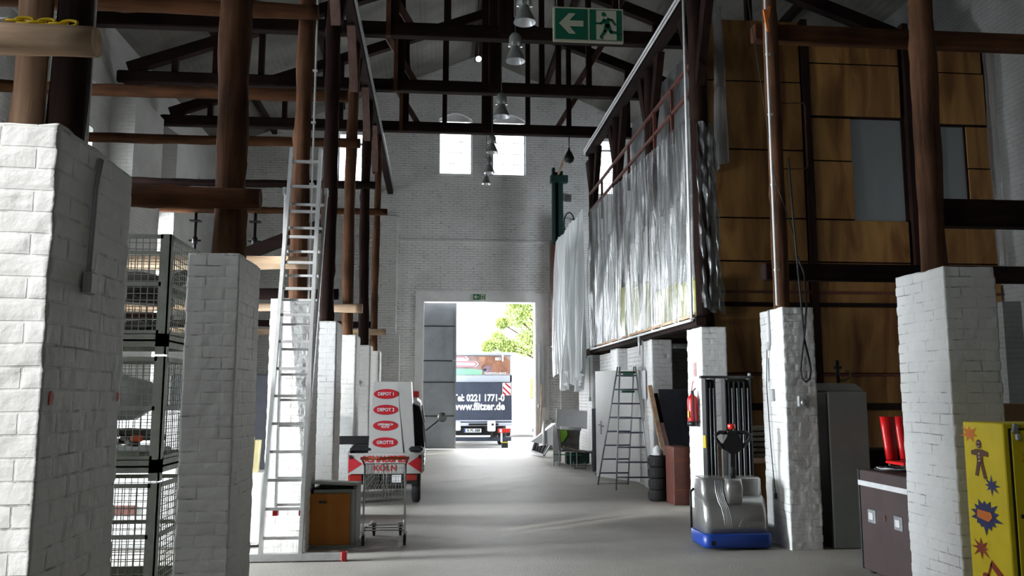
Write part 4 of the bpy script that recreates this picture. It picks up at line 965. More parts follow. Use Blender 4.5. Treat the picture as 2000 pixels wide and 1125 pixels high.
part('latch', MB().rbox((x0+.05, yr-.05, .70), (.03,.03,.05)).rbox((x1-.05, yr-.05, .70), (.03,.03,.05)), M['black'], ap)
part('chassis', MB().box(x0+.08, x1-.08, yr+.02, yf, .30, .47).box(x0+.25, x1-.25, yr+.1, 15.6, .22, .34), M['black'], ap)
for x in (x0+.09, x1-.10):
    part('rear_light', MB().rbox((x+.03 if x < -.7 else x-.08, yr-.02, .40), (.20,.05,.09), b=.01), mat('red_tail_lamp', (.30,.012,.008), .25, coat=1), ap, label='red rear light')
    wl = part('wheel', MB().lathe([(.09,-.06),(.20,-.065),(.235,-.045),(.240,0),(.235,.045),(.20,.065),(.09,.06)], (x, yr+.36, .24), 28, axis='x', caps=True), M['rubber'], ap)
    part('hub', MB().lathe([(.0,-.062),(.085,-.066),(.085,.066),(.0,.062)], (x, yr+.36, .24), 20, axis='x'), M['steel'], wl)
    part('mudguard', MB().tube([(x, yr+.36-.28*math.cos(a), .24+.27*math.sin(a)) for a in [PI*k/8 for k in range(2, 9)]], .07, 4, smooth=False), M['black'], ap)
part('number_plate', MB().rbox((-.55, yr-.03, .385), (.14,.01,.11)), M['white'], ap)
part('bumper', MB().rbox((-.9, yr-.03, .375), (.20,.03,.16), b=.01), M['black'], ap)
cab_ = MB(); yc = 14.35
cxc = -.62
def sec(y, w, zb, zt):
    w *= .86; return [(cxc-w, y, zb), (cxc+w, y, zb), (cxc+w*1.02, y, (zb+zt)/2), (cxc+w*.84, y, zt-.05), (cxc+w*.7, y, zt), (cxc-w*.7, y, zt), (cxc-w*.84, y, zt-.05), (cxc-w*1.02, y, (zb+zt)/2)]
cab_.loft([sec(yc, .52, .34, 1.52), sec(yc+.35, .53, .34, 1.56), sec(yc+.9, .50, .34, 1.50), sec(yc+1.2, .42, .34, 1.0), sec(yc+1.45, .22, .38, .75)], smooth=False)
part('cab', cab_, M['bodyw'], ap)
part('rear_window', MB().rbox((-.62, yc-.012, 1.22), (.60,.01,.30), b=.004), M['dgrey'], ap)
part('side_door', MB().rbox((-.18, yc+.45, .8), (.02,.62,.72), (0,R(-1),0), b=.005), M['bodyw'], ap)
part('side_window', MB().rbox((-.20, yc+.45, 1.28), (.02,.55,.30), (0,R(-10),0), b=.004), M['dgrey'], ap)
part('front_wheel', MB().lathe([(.09,-.05),(.20,-.055),(.235,0),(.20,.055),(.09,.05)], (-.72, yc+1.15, .24), 24, axis='x', caps=True), M['rubber'], ap)
mr_ = part('mirror', MB().lathe([(.0,.0),(.06,.004),(.078,.02),(.06,.04),(0,.05)], (.115, yc-.35, 1.24), 20, axis='y'), M['chrome'], ap, label='round mirror on a bent arm')
part('mirror_arm', MB().tube([(-.19, yc+.3, .98), (-.13, yc-.1, 1.03), (.05, yc-.3, 1.18), (.115, yc-.31, 1.23)], .010, 8), M['black'], mr_)
bl = MB(); bl.prism([(-.37,.80),(-.16,.80),(-.20,1.35),(-.26,1.45),(-.36,1.46)], 13.3, 13.42, 'y')
part('folded_hood', bl, mat('black_fabric_hood', (.010,.011,.013), .75, 0, .2, 8, .3, 20), ap, label='black upright padded panel')
part('hood_frame', MB().tube([(-.13,13.28,.78),(-.165,13.3,1.15),(-.235,13.3,1.43),(-.35,13.3,1.47)], .012, 8), M['alu'], ap, label='shiny edge tube')
part('bed_cover', MB().rbox((-1.08, 13.3, .80), (.34,.9,.10), b=.04), M['rubber'], ap, label='black cover over the left edge of the load bed')
part('bed_cover', MB().rbox((-.28, 13.2, .80), (.20,.8,.08), b=.03), M['rubber'], ap, label='black cover over the right edge of the load bed')
part('crossbar', MB().rbox((-1.22, 13.0, .93), (.55,.14,.12), b=.01), M['black'], ap)
# obelisk sign standing in the load bed
ob = thing('obelisk_sign', 'white tapering obelisk with four red oval signs standing on the three-wheeler', 'sign', (-.70, 13.1, .56))
def sq4(cx, cy, wx, wy, z): return [(cx-wx, cy-wy, z), (cx+wx, cy-wy, z), (cx+wx, cy+wy, z), (cx-wx, cy+wy, z)]
part('body', MB().loft([sq4(-.625, 13.28, .345, .42, .56), sq4(-.64, 13.26, .275, .30, 1.80)], smooth=False), M['bodyw'], ob)
fp = MB(); yfr = lambda z: 12.86+.12*(z-.56)/1.24-.02
fp.loft([[(-.985, yfr(.70), .70), (-.46, yfr(.70), .70), (-.46, yfr(.70)+.015, .70), (-.985, yfr(.70)+.015, .70)], [(-.925, yfr(1.79), 1.79), (-.575, yfr(1.79), 1.79), (-.575, yfr(1.79)+.015, 1.79), (-.925, yfr(1.79)+.015, 1.79)]], smooth=False)
part('front_panel', fp, mat('white_board_shade_tone', (.50,.50,.49), .5, 0, .04, 3), ob)  # white panel; shade of its camera-facing side is put into the grey
ti = math.atan2(.12, 1.24)
for (z, s, sz, cx) in ((1.615, 'DEPOT 1', .066, -.735), (1.38, 'DEPOT 2', .068, -.735), (1.145, 'OFFENBACH\nPLATZ', .042, -.735), (.90, 'GROTTE', .068, -.735)):
    e_ = MB(); w_ = .185; hh = .075; yy = yfr(z)-.006
    e_.add([(cx, yy, z)] + [(cx+w_*math.cos(a), yy+hh*math.sin(a)*math.sin(ti), z+hh*math.sin(a)) for a in [2*PI*k/40 for k in range(40)]], [(0, 1+k, 1+(k+1) % 40) for k in range(40)])
    e_.add([(cx+w_*math.cos(a), yy+.005+hh*math.sin(a)*math.sin(ti), z+hh*math.sin(a)) for a in [2*PI*k/40 for k in range(40)]], [tuple(reversed(range(40)))])
    ov = part('oval_plate', e_, M['tri'], ob, label='red oval plate')
    text_obj('lettering', s, sz, M['white'], ov, (cx, yy-.006, z), rot=(R(90)-ti, 0, 0), bold=.0012, sx=.95)

pmk = mat('red_paint_mark', (.75,.08,.06), .6)
single('paint_mark', MB().prism([(3.07,1.565),(3.095,1.57),(3.10,1.60),(3.085,1.615),(3.07,1.60)], -1.327, -1.324, 'x'), pmk, 'small red paint mark on the near edge of the nearest left pillar', 'mark')
single('paint_mark', MB().prism([(3.70,1.575),(3.72,1.58),(3.72,1.61),(3.70,1.61)], -1.327, -1.324, 'x'), pmk, 'small red paint mark on the far edge of the nearest left pillar', 'mark')
# ================================================================ right side
# open white door, step ladder
dr = Vector((3.14, 16.45, 0)); dh = Vector((3.72, 15.28, 0)); dv = (dh-dr); ang = math.atan2(dv.y, dv.x)
wd = thing('white_door', 'plain white door standing open behind the step ladder', 'door', tuple((dr+dh)/2), ang)
Ld = dv.length
part('leaf', MB().rbox((0,0,1.05), (Ld,.05,2.02), b=.006), M['door_white'], wd, world=False)
part('handle_plate', MB().rbox((-Ld/2+.17,-.035,.98), (.04,.012,.26), b=.004), M['steel'], wd, world=False)
part('handle', MB().tube([(-Ld/2+.17,-.04,1.03), (-Ld/2+.17,-.09,1.03), (-Ld/2+.33,-.09,1.01)], .012), M['steel'], wd, world=False)
st = thing('step_ladder', 'tall double-sided grey step ladder with a green top, before the white door', 'ladder', (3.3, 14.85, 0))
def P4(u, s, f):   # u: -1/1 left/right, s: -1 near 1 far, f height fraction
    tz = 2.10
    base = {(-1,-1): (3.07,14.40), (1,-1): (3.66,14.35), (-1,1): (2.93,15.30), (1,1): (3.48,15.30)}[(u, s)]
    top = {(-1,-1): (3.27,14.88), (1,-1): (3.55,14.86), (-1,1): (3.25,14.96), (1,1): (3.54,14.94)}[(u, s)]
    return Vector((base[0]+(top[0]-base[0])*f, base[1]+(top[1]-base[1])*f, tz*f))
for s in (-1, 1):
    for u in (-1, 1): part('rail', MB().tube([P4(u,s,0), P4(u,s,.45)+Vector((u*.0,0,0)), P4(u,s,1)], .014, 8), M['steel'], st)
    for k in range(8):
        f = .10+k*.118
        part('rung', MB().cyl(P4(-1,s,f), P4(1,s,f), .014, 8), mat('blue_grey_rung', (.12,.12,.17), .5, .3) if k == 0 and s < 0 else bpy.data.materials['blue_grey_rung'], st)
part('foot_brace', MB().cyl(P4(-1,1,.01), P4(1,1,.01), .011, 8), M['steel'], st)
M['lgreen'] = mat('green_ladder_plastic', (.03,.16,.08), .45, 0, .1, 6)
part('top_tray', MB().rbox((3.41,14.9,1.96), (.20,.12,.07), b=.01), M['lgreen'], st, label='green top tray')
part('green_strip', MB().rbox((3.41,14.9,1.66), (.24,.10,.04), b=.01), M['lgreen'], st, label='green strip')
part('hinge', MB().cyl((3.25,14.92,2.0), (3.56,14.9,2.0), .02), M['black'], st)
# meter box, conduit and notice on the fourth right pillar
mb_ = thing('meter_box', 'white box with a notice and conduit on the pillar behind the tyre stack', 'box', (3.67, 14.75, 1.2))
part('box', MB().rbox((3.655, 15.05, 1.45), (.09,.36,.55), b=.01), M['door_white'], mb_); part('notice', MB().rbox((3.67, 14.78, 1.78), (.02,.30,.50)), M['paper'], mb_)
part('socket', MB().lathe([(.0,0),(.05,0),(.05,.07),(0,.07)], (3.62, 14.75, 2.03), 14), M['conduit'], mb_); part('pipe', MB().cyl((3.66,14.75,2.1), (3.66,14.75,2.56), .016), M['conduit'], mb_)
single('conduit', MB().cyl((3.68, 20.1, 1.55), (3.68, 20.1, 2.5), .013).rbox((3.67,20.1,1.5), (.05,.08,.1), b=.01), M['conduit'], 'conduit with a small box on the farthest right pillar', 'conduit')
# tyres
def tyre(x, y, z, label):
    R_, r_, h = .150, .09, .168
    t = thing('tyre', label, 'tyre', (x, y, z), group='tyres stacked beside the dark red box')
    prof = [(r_,.03),(r_+.02,.006),(R_-.02,.0),(R_-.003,.02),(R_,.05),(R_,h-.05),(R_-.003,h-.02),(R_-.02,h),(r_+.02,h-.006),(r_,h-.03),(r_,.03)]
    part('carcass', MB().lathe(prof, (x,y,z), 32), M['rubber'], t)
    tr_ = MB()
    for k in range(20): a = 2*PI*k/20; tr_.rbox((x+(R_)*math.cos(a), y+(R_)*math.sin(a), z+h/2), (.008,.03,h*.5), (0,0,a))
    part('tread', tr_, M['rubber'], t)
for k, lb in enumerate(('lowest tyre of the stack, on the floor', 'second tyre from the floor in the stack', 'third tyre from the floor in the stack', 'topmost tyre of the stack, under the white bundle')): tyre(3.42+.006*(k % 2), 12.98, .170*k, lb)
wb_ = MB(); rings = []
for i in range(9):
    f = i/8; rr = .085*math.sin(PI*(f*.5+.5))**.6 if f < 1 else .004
    rings.append([(3.42+max(rr,.004)*(1+.12*math.sin(3*a+i))*math.cos(a), 12.98+max(rr,.004)*(1+.1*math.sin(4*a+i))*math.sin(a), .68+.155*f) for a in [2*PI*k/18 for k in range(18)]])
single('white_bundle', MB().loft(rings), mat('white_plastic_bundle', (.72,.73,.76), .4, 0, .06, 8, .5, 20), 'white crumpled bundle lying on top of the tyre stack', 'bundle')
db = thing('flight_crate', 'narrow dark red-brown upright box with paler bands beside the tyres', 'box', (3.62, 12.55, 0))
part('body', MB().rbox((3.62, 12.575, .42), (.25,.43,.84), b=.006), M['redwood'], db)
for z in (.22,.65): part('band', MB().rbox((3.62, 12.36, z), (.252,.006,.022)), wood('worn_band', (.14,.05,.03), (.24,.11,.05), 'x'), db)
for k, (xa, xb, ya, zt_, m, lb) in enumerate(((3.72,3.50,13.6,1.75,'log_tan','pale leaning plank behind the dark red box'),(3.80,3.62,13.7,1.62,'dark_z','dark leaning plank right of the pale one, behind the dark red box'),(3.74,3.60,13.3,1.15,'pale_brace','short grey plank leaning behind the dark red box'))):
    single('leaning_plank', MB().bar((xa, ya-.35, .02), (xb, ya+.1, zt_), .07), M[m], lb, 'plank', 'planks leaning beside the tyres')
single('leaning_board', MB().rbox((4.0, 14.0, .85), (.5,.05,1.7), (R(-6),0,0)), M['dgrey'], 'dark board leaning in the shade left of the extinguisher pillar', 'board')

# fire extinguisher
fe = thing('fire_extinguisher', 'red fire extinguisher hanging on the right pillar behind the pallet stacker', 'fire extinguisher', (3.61, 11.75, 1.15))
part('cylinder', MB().lathe([(.0,0),(.065,0),(.072,.02),(.072,.36),(.060,.40),(.03,.43),(.02,.45)], (3.615,11.75,1.17), 24), M['red'], fe)
part('base_ring', MB().lathe([(.074,.0),(.076,.0),(.076,.07),(.074,.07)], (3.615,11.75,1.165), 24), M['black'], fe)
part('valve', MB().rbox((3.615,11.75,1.635), (.03,.05,.05)).bar((3.615,11.70,1.66), (3.615,11.60,1.69), .014), M['black'], fe)
part('hose', MB().tube([(3.615,11.70,1.63), (3.60,11.66,1.58), (3.60,11.655,1.35), (3.61,11.66,1.22)], .011, 8), M['rubber'], fe)
part('label_plate', MB().rbox((3.545,11.72,1.33), (.004,.05,.09)), M['yellow'], fe); part('pull_tag', MB().tube([(3.61,11.75,1.66), (3.625,11.76,1.75), (3.64,11.76,1.80)], .006, 6), M['red'], fe)
single('notice_sheet', MB().rbox((3.695, 11.85, 1.96), (.006,.12,.20)), mat('faded_red_notice', (.42,.25,.25), .6, 0, .3, 30), 'small faded red notice above the fire extinguisher', 'notice')

# ---------------------------------------------------------------- pallet stacker
M['silver'] = mat('silver_painted_hood', (.34,.34,.33), .28, .55, .05, 3, coat=.4)
M['blue'] = mat('blue_painted_skirt', (.010,.050,.30), .35, 0, .1, 5)
M['mast'] = mat('dark_grey_mast_steel', (.045,.050,.052), .42, .4, .15, 6)
ks = thing('pallet_stacker', 'electric pallet stacker with silver hood, blue skirt and black tiller handle', 'pallet stacker', (3.17, 9.2, 0))
def rr(xa, xb, ya, yb, z, b):   # rounded rectangle ring
    pts = []
    for (cx, cy, a0) in ((xb-b, ya+b, -90), (xb-b, yb-b, 0), (xa+b, yb-b, 90), (xa+b, ya+b, 180)):
        for k in range(5): a = R(a0+90*k/4); pts.append((cx+b*math.cos(a), cy+b*math.sin(a), z))
    return pts
part('skirt', MB().loft([rr(2.80,3.52,8.78,9.28,.025,.07), rr(2.79,3.53,8.77,9.30,.06,.08), rr(2.79,3.53,8.77,9.30,.155,.08), rr(2.81,3.51,8.79,9.28,.17,.07)]), M['blue'], ks)
part('chassis', MB().box(3.0,3.62,9.24,9.68,.05,.20), M['mast'], ks)
part('skirt_gap', MB().box(2.86,2.90,8.765,8.79,.06,.10), M['black'], ks)
hood = MB().loft([rr(2.815,3.505,8.80,9.26,.17,.07), rr(2.82,3.505,8.82,9.26,.33,.07), rr(2.825,3.505,8.85,9.26,.43,.07), rr(2.825,3.51,8.90,9.26,.50,.06), rr(2.83,3.51,8.97,9.26,.53,.05)])
part('hood', hood, M['silver'], ks)
part('hood_shoulder', MB().loft([rr(2.825,3.13,8.885,9.26,.47,.06), rr(2.83,3.12,8.93,9.26,.58,.06), rr(2.83,3.12,8.94,9.26,.70,.05), rr(2.85,3.10,8.97,9.24,.725,.04)]), M['silver'], ks)
part('hood_shoulder', MB().loft([rr(3.16,3.51,8.93,9.26,.47,.05), rr(3.16,3.515,9.00,9.26,.54,.05), rr(3.16,3.515,9.02,9.26,.70,.04), rr(3.17,3.50,9.04,9.24,.72,.03)]), M['silver'], ks)
part('tiller_boss', MB().loft([rr(3.08,3.24,8.86,9.1,.46,.03), rr(3.07,3.25,8.83,9.1,.62,.04), rr(3.08,3.24,8.85,9.1,.72,.04)]), M['silver'], ks)
for k in range(5):
    x = 2.985+.018*k
    part('hood_ridge', MB().tube([(x+.045,8.808,.19), (x+.035,8.82,.33), (x+.02,8.85,.43), (x-.0,8.885,.49), (x-.01,8.928,.58), (x-.015,8.94,.70)], .0045, 6), M['alu'], ks, label='raised ridge')
lg = MB().prism([(3.17,.235),(3.205,.30),(3.225,.325),(3.255,.285),(3.29,.25),(3.29,.235),(3.255,.237),(3.235,.265),(3.21,.235)], 8.80, 8.812, 'y')
part('emblem', lg, M['silver'], ks, label='raised angular emblem')
part('side_tube', MB().tube([(2.80,9.25,.17), (2.79,9.22,.42), (2.80,9.25,.55), (2.84,9.27,.58)], .013, 8), M['black'], ks, label='black side tube')
# tiller
tl = part('tiller', MB().rbox((3.17, 8.95, .92), (.07,.06,.42), (R(4),0,0), b=.01), M['black'], ks, label='black steering tiller')
part('tiller_head', MB().loft([[(3.17+sx*w_/2, 8.93+sy*.035, z) for (sx, sy) in ((-1,-1),(1,-1),(1,1),(-1,1))] for (w_, z) in ((.08,.98),(.18,1.03),(.22,1.09),(.13,1.16),(.10,1.22))], smooth=False), M['black'], tl)
for s in (-1, 1):
    part('grip', MB().tube([(3.17+s*.06,8.93,1.20), (3.17+s*.14,8.91,1.205), (3.17+s*.195,8.90,1.17), (3.17+s*.175,8.905,1.12), (3.17+s*.11,8.92,1.05), (3.17+s*.05,8.93,1.02)], .021, 8), M['black'], tl)
part('stop_button', MB().lathe([(.0,.05),(.03,.05),(.042,.035),(.04,.0),(.03,-.01)], (3.17,8.93,1.245), 20), mat('red_stop_button', (.62,.015,.008), .3, coat=1), tl, label='red stop button')
part('spring', MB().cyl((3.17,8.95,.74), (3.17,8.95,.84), .035), M['rubber'], tl)
# mast
for (xa_, xb_, posts_) in ((3.085, 3.205, (3.115, 3.155)), (3.315, 3.625, (3.37, 3.43, 3.49, 3.55))):
    part('mast_channel', MB().box(xa_, xa_+.014, 9.52, 9.66, .05, 1.79).box(xb_-.014, xb_, 9.52, 9.66, .05, 1.79), M['mast'], ks)
    for x in posts_: part('mast_profile', MB().box(x-.009, x+.009, 9.55, 9.62, .05, 1.75), M['mast'], ks)
    part('mast_back', MB().box(xa_+.014, xb_-.014, 9.63, 9.65, .1, 1.78), bpy.data.materials.get('mast_dark_green') or mat('mast_dark_green', (.03,.045,.035), .6), ks)  # dark green plate closing the back of the mast
for x in (3.135,3.18,3.40,3.46,3.52,3.585): part('mast_rod', MB().cyl((x,9.53,.1), (x,9.53,1.68), .006, 8), M['alu'], ks, label='bright rod')
part('mast_head', MB().box(3.04,3.66,9.53,9.60,1.79,1.82), M['mast'], ks)
part('mast_bolt', MB().lathe([(0,0),(.018,0),(.018,.03),(0,.03)], (3.62,9.55,1.82), 10), M['white'], ks); 
part('warning_sticker', MB().box(3.074,3.085,9.53,9.62,1.0,1.14), M['yellow'], ks)
part('fork', MB().box(3.16,3.30,9.62,10.3,.05,.12), M['blue'], ks); part('fork', MB().box(3.46,3.60,9.62,10.3,.05,.12), M['blue'], ks)
part('wooden_post', MB().box(3.25,3.28,9.6,9.64,.4,1.05), M['log_tan'], ks)
# lumber rack behind
M['lumber'] = wood('grey_stacked_boards', (.10,.085,.065), (.30,.26,.20), 'x')
lr = thing('board_rack', 'low brown timber rack between the stacker mast and the cable-loop pillar', 'rack', (4.4, 10.9, 0))
for x in (3.9, 4.95): part('upright', MB().box(x-.04, x+.04, 10.6, 10.68, 0, 1.05), M['log_tan_v'], lr)
part('shelf', MB().box(3.85,5.0,10.6,11.2,.74,.80), M['log_tan'], lr); part('front_panel', MB().box(3.94,4.91,10.64,10.67,.1,.72), M['ply'], lr)
for k in range(6):
    single('stacked_board', MB().rbox((4.42+.02*(k % 3), 10.92+.015*(k % 2), .83+.068*k), (1.12-.05*(k % 3), .42, .045), (0,0,.01*(k % 3-1)), b=.004), M['lumber'],
        ['lowest board stacked on the timber rack behind the stacker','second board from the bottom on the timber rack','third board from the bottom on the timber rack','fourth board from the bottom on the timber rack','fifth board on the timber rack, just under the top one','topmost board on the timber rack behind the stacker'][k], 'board', 'boards stacked on the timber rack')

# ---------------------------------------------------------------- fittings of the second right pillar
hs = thing('cable_loop', 'dark cable hanging in a twisted loop down the front of the second right pillar', 'cable', (3.92, 8.68, 1.7))
lp = []
for k in range(41):
    f = k/40; 
    if f < .36: a = f/.36; lp.append((3.90+.055*a, 8.70-.02*a, 3.25-1.03*a))
    elif f < .64: a = (f-.36)/.28*PI; lp.append((3.905+.062*math.cos(a)*1.0, 8.67, 1.84-.105*math.sin(a)))
    else: a = (f-.64)/.36; lp.append((3.845+.09*min(1, a*1.1), 8.68, 1.84+1.4*a))
lp2 = [(3.86,8.78,4.2),(3.88,8.74,3.3),(3.895,8.69,2.6),(3.91,8.685,2.2),(3.955,8.675,1.95),(3.965,8.67,1.86),(3.945,8.67,1.77),(3.905,8.67,1.735),(3.865,8.67,1.77),(3.848,8.67,1.86),(3.87,8.675,2.0),(3.915,8.68,2.25),(3.955,8.69,2.55),(3.96,8.72,2.9),(3.97,8.9,3.12)]
part('cord', MB().tube(lp2, .011, 8), M['rubber'], hs)
cw = thing('switch_cord', 'white switch with a thin cord hanging down the aisle side of the second right pillar', 'cable', (3.68, 9.1, .4))
part('switch', MB().rbox((3.685, 9.12, 2.14), (.04,.07,.09), b=.01), M['conduit'], cw); part('cord', MB().tube([(3.675,9.13,2.1), (3.668,9.16,1.7), (3.672,9.12,1.1), (3.668,9.06,.72), (3.668,9.02,.55)], .005, 6), M['rubber'], cw)
part('plug', MB().rbox((3.668, 9.02, .52), (.02,.03,.06)), M['black'], cw)
part('pipe', MB().cyl((3.69,9.08,2.14), (3.69,9.08,2.54), .012), M['conduit'], cw)
single('notice_sheet', MB().rbox((3.692, 9.22, 1.88), (.004,.13,.26)), M['paper'], 'white notice sheet on the aisle side of the second right pillar', 'notice')
single('socket_box', MB().rbox((3.685, 9.05, 1.60), (.04,.07,.13), b=.008), M['conduit'], 'grey socket on the aisle side of the second right pillar', 'socket')
sb = thing('socket_box', 'square grey socket plate on the front of the second right pillar', 'socket', (3.88, 8.73, 1.5))
part('plate', MB().rbox((3.885, 8.73, 1.535), (.11,.03,.12), b=.01), M['conduit'], sb); part('outlet', MB().lathe([(0,-.02),(.03,-.02),(.03,0)], (3.885,8.715,1.52), 14, axis='y'), M['steel'], sb)
cp = thing('conduit', 'white pipe running up the red-brown post above the cable loop', 'conduit', (3.66, 8.75, 2.55))
part('pipe', MB().cyl((3.665,8.78,2.56), (3.665,8.78,7.5), .014), M['white_pipe'], cp)
for z in (2.95,3.9,4.7,5.4,6.2): part('clip', MB().rbox((3.68,8.79,z), (.05,.03,.02)), M['white_pipe'], cp)
part('strap', MB().rbox((3.665,8.765,5.78), (.03,.03,.26), (0,R(-8),0)).rbox((3.69,8.765,5.88), (.03,.03,.14), (0,R(12),0)), mat('orange_strap', (.70,.20,.03), .6), cp, label='orange strap')
single('wire_bracket', MB().tube([(3.89,9.05,4.92),(4.16,9.0,4.92),(4.18,9.0,4.88),(4.18,9.0,4.18),(4.16,9.0,4.15),(3.89,9.05,4.15)], .008, 6), M['redwood'], 'thin bent wire bracket on the post above the cable loop', 'bracket')
single('hanging_cord', MB().tube([(3.42,8.9,7.4),(3.50,8.9,6.2),(3.62,8.85,5.0),(3.70,8.8,4.0),(3.9,8.78,3.3)], .005, 6), M['black'], 'thin dark cord slanting down to the post above the cable loop', 'cord')

# ---------------------------------------------------------------- grey cabinet, flight case, red chairs
gc = thing('grey_cabinet', 'tall plain grey-green metal cabinet standing behind the second right pillar', 'cabinet', (4.42, 9.1, 0))
part('body', MB().rbox((4.40, 9.12, .82), (.44,.70,1.64), b=.012), M['greypaint'], gc)
part('side_panel', MB().box(4.165,4.18,8.78,9.45,.02,1.62), M['black'], gc, label='black side panel')  # black sheet laid over the cabinet's left side
part('lid', MB().prism([(4.18,1.645),(4.62,1.645),(4.52,1.72),(4.24,1.73)], 8.82, 9.4, 'y'), M['greypaint'], gc)
vt = thing('valve_fitting', 'small dark valve fitting with a curved pipe on top of the grey cabinet', 'valve', (4.44, 9.0, 1.72))
part('stem', MB().cyl((4.42,9.0,1.72),(4.42,9.0,1.98), .018).rbox((4.42,9.0,1.90), (.08,.03,.03)), M['black'], vt)
part('pipe', MB().tube([(4.42,9.0,1.76),(4.50,9.0,1.76),(4.56,9.0,1.80),(4.555,9.0,1.86),(4.50,9.0,1.86)], .014, 8), mat('old_brass', (.20,.16,.07), .4, .7), vt)
M['case'] = mat('dark_brown_laminate', (.050,.034,.034), .45, 0, .12, 6)
fc = thing('flight_case', 'dark brown flight case with metal edges and recessed catches, left of the nearest right pillar', 'flight case', (4.16, 7.2, 0))
fx = 3.92
part('body', MB().rbox((4.16, 7.22, .41), (.48,.90,.76), b=.01), M['case'], fc)
part('lid', MB().rbox((4.16, 7.22, .865), (.48,.90,.11), b=.01), M['case'], fc)
part('edge_strip', MB().rbox((fx-.004,7.22,.80), (.012,.905,.045)), M['alu'], fc, label='aluminium strip')
for y in (6.775,7.665): part('corner_edge', MB().box(fx-.008,fx+.015,y-.012,y+.012,.03,.92), M['mast'], fc)
for y in (7.02,7.46):
    ct = part('catch', MB().rbox((fx-.004,y,.52), (.010,.13,.12), b=.004), M['steel'], fc, label='recessed metal catch')
    part('catch_wing', MB().rbox((fx-.012,y,.52), (.008,.07,.065), b=.003), M['alu'], ct)
part('sticker', MB().rbox((fx-.004,7.24,.53), (.006,.035,.05)), M['redwood'], fc)
for (x, y) in ((3.98,6.85),(4.34,6.85),(3.98,7.6),(4.34,7.6)): part('foot', MB().lathe([(0,0),(.03,0),(.03,.035),(0,.035)], (x,y,0), 12), M['rubber'], fc)
cc = thing('cable_coil', 'loose cables lying on top of the flight case', 'cable', (4.08, 7.4, .92))
for k in range(3): part('strand', MB().tube([(4.12+(.15-.02*k)*math.cos(a+k)*1.0, 7.42+(.16-.02*k)*math.sin(a+k), .935+.008*k+.006*math.sin(5*a)) for a in [2*PI*q/22*1.9 for q in range(23)]], .008, 6), [M['rubber'], M['conduit'], M['rubber']][k], cc)
M['redpl'] = mat('bright_red_plastic', (.55,.010,.012), .35, 0, .1, 5)
for k, (x, lb) in enumerate(((4.62,'front red plastic chair back standing behind the flight case'),(4.80,'rear red plastic chair back, half hidden by the nearest right pillar'))):
    t = thing('red_chair', lb, 'chair', (x, 8.3+.05*k, 0), group='stacked red plastic chairs')
    part('backrest', MB().loft([[(x+q*(.055+.02*f), 8.30+.05*k+.05*f+.02*q*q, .95+.43*f) for q in (-1,-.5,0,.5,1)]+[(x+q*(.055+.02*f), 8.33+.05*k+.05*f+.02*q*q, .95+.43*f) for q in (1,.5,0,-.5,-1)] for f in (0,.3,.7,1)]), M['redpl'], t)
    part('seat', MB().rbox((x, 8.16+.05*k, .93), (.16,.34,.03), b=.01), M['redpl'], t)
    for (dx, dy) in ((-.06,-.12),(.06,-.12),(-.06,.14),(.06,.14)): part('leg', MB().cyl((x+dx, 8.16+.05*k+dy, 0), (x+dx*.9, 8.16+.05*k+dy*.9, .92), .011), M['steel'], t)
single('fluorescent_tube', MB().cyl((4.85, 9.35, .98), (4.83, 9.35, 1.52), .018), M['white'], 'short white tube standing right of the grey cabinet', 'tube')
single('low_shelf', MB().box(4.72,6.2,9.3,9.8,0,.98), M['dark_x'], 'dark low shelf behind the red chairs', 'shelf')

# ---------------------------------------------------------------- yellow locker
yl = thing('yellow_locker', 'bright yellow metal locker painted with stars, a biscuit figure and a musical note', 'locker', (3.67, 5.05, 0))
LX, LN, LF = 3.40, 4.86, 5.25
part('body', MB().rbox((3.675, 5.055, .715), (.55,.39,1.43), b=.006), M['yellow'], yl)
part('door', MB().rbox((3.69, 4.855, .71), (.49,.014,1.36), b=.004), M['yellow'], yl)
part('door_gap', MB().box(3.432,3.442,4.852,4.862,.03,1.40).box(3.44,3.94,4.852,4.862,1.392,1.400), M['black'], yl)
hs_ = part('hasp', MB().rbox((3.468,4.845,1.40), (.035,.02,.06), (0,.2,0), b=.004), M['greypaint'], yl, label='hasp')
part('padlock', MB().rbox((3.475,4.835,1.35), (.028,.02,.04), b=.005), M['alu'], hs_)
for (x, z, r) in ((3.478,.885,.012),(3.495,.83,.013)): part('keyhole', MB().lathe([(0,-.010),(r,-.010),(r,0)], (x,4.850,z), 14, axis='y'), M['black'] if z > .85 else M['steel'], yl)
PB = mat('painted_brown', (.125,.045,.018), .5); PU = mat('painted_dark_blue', (.022,.028,.13), .5); PO = mat('painted_orange', (.78,.20,.015), .5); PR = mat('painted_dark_red', (.30,.035,.015), .5)
def on_side(mb, zf=lambda z: 1.355+(z-1.335)*.827):       # drawn in (x, z), laid onto the aisle side of the locker
    mb.v = [(LX+v[1], LF-(v[0]-3.24)/.36*(LF-LN), zf(v[2])) for v in mb.v]; return mb
def starmb(cx, cz, r, n, inner, seed, sx=1.1, y=-.001):
    rn = random.Random(seed); pts = []
    for k in range(2*n):
        a = PI*k/n+PI/2; q = r*(rn.uniform(.75, 1.2) if k % 2 == 0 else inner); pts.append((cx+q*math.cos(a)*sx, cz+q*math.sin(a)))
    return MB().add([(cx, y-.002, cz)] + [(p[0], y-.002, p[1]) for p in pts], [(0, 1+k, 1+(k+1) % (2*n)) for k in range(2*n)])
part('star', on_side(starmb(3.305, 1.335, .075, 7, .42, 1)), PO, yl, label='orange painted star')
part('star', on_side(starmb(3.475, .965, .07, 8, .38, 2)), PU, yl, label='dark blue painted star')
part('sunburst', on_side(starmb(3.40, .735, .130, 14, .66, 3, 1.0)), PU, yl, label='dark blue painted sunburst')
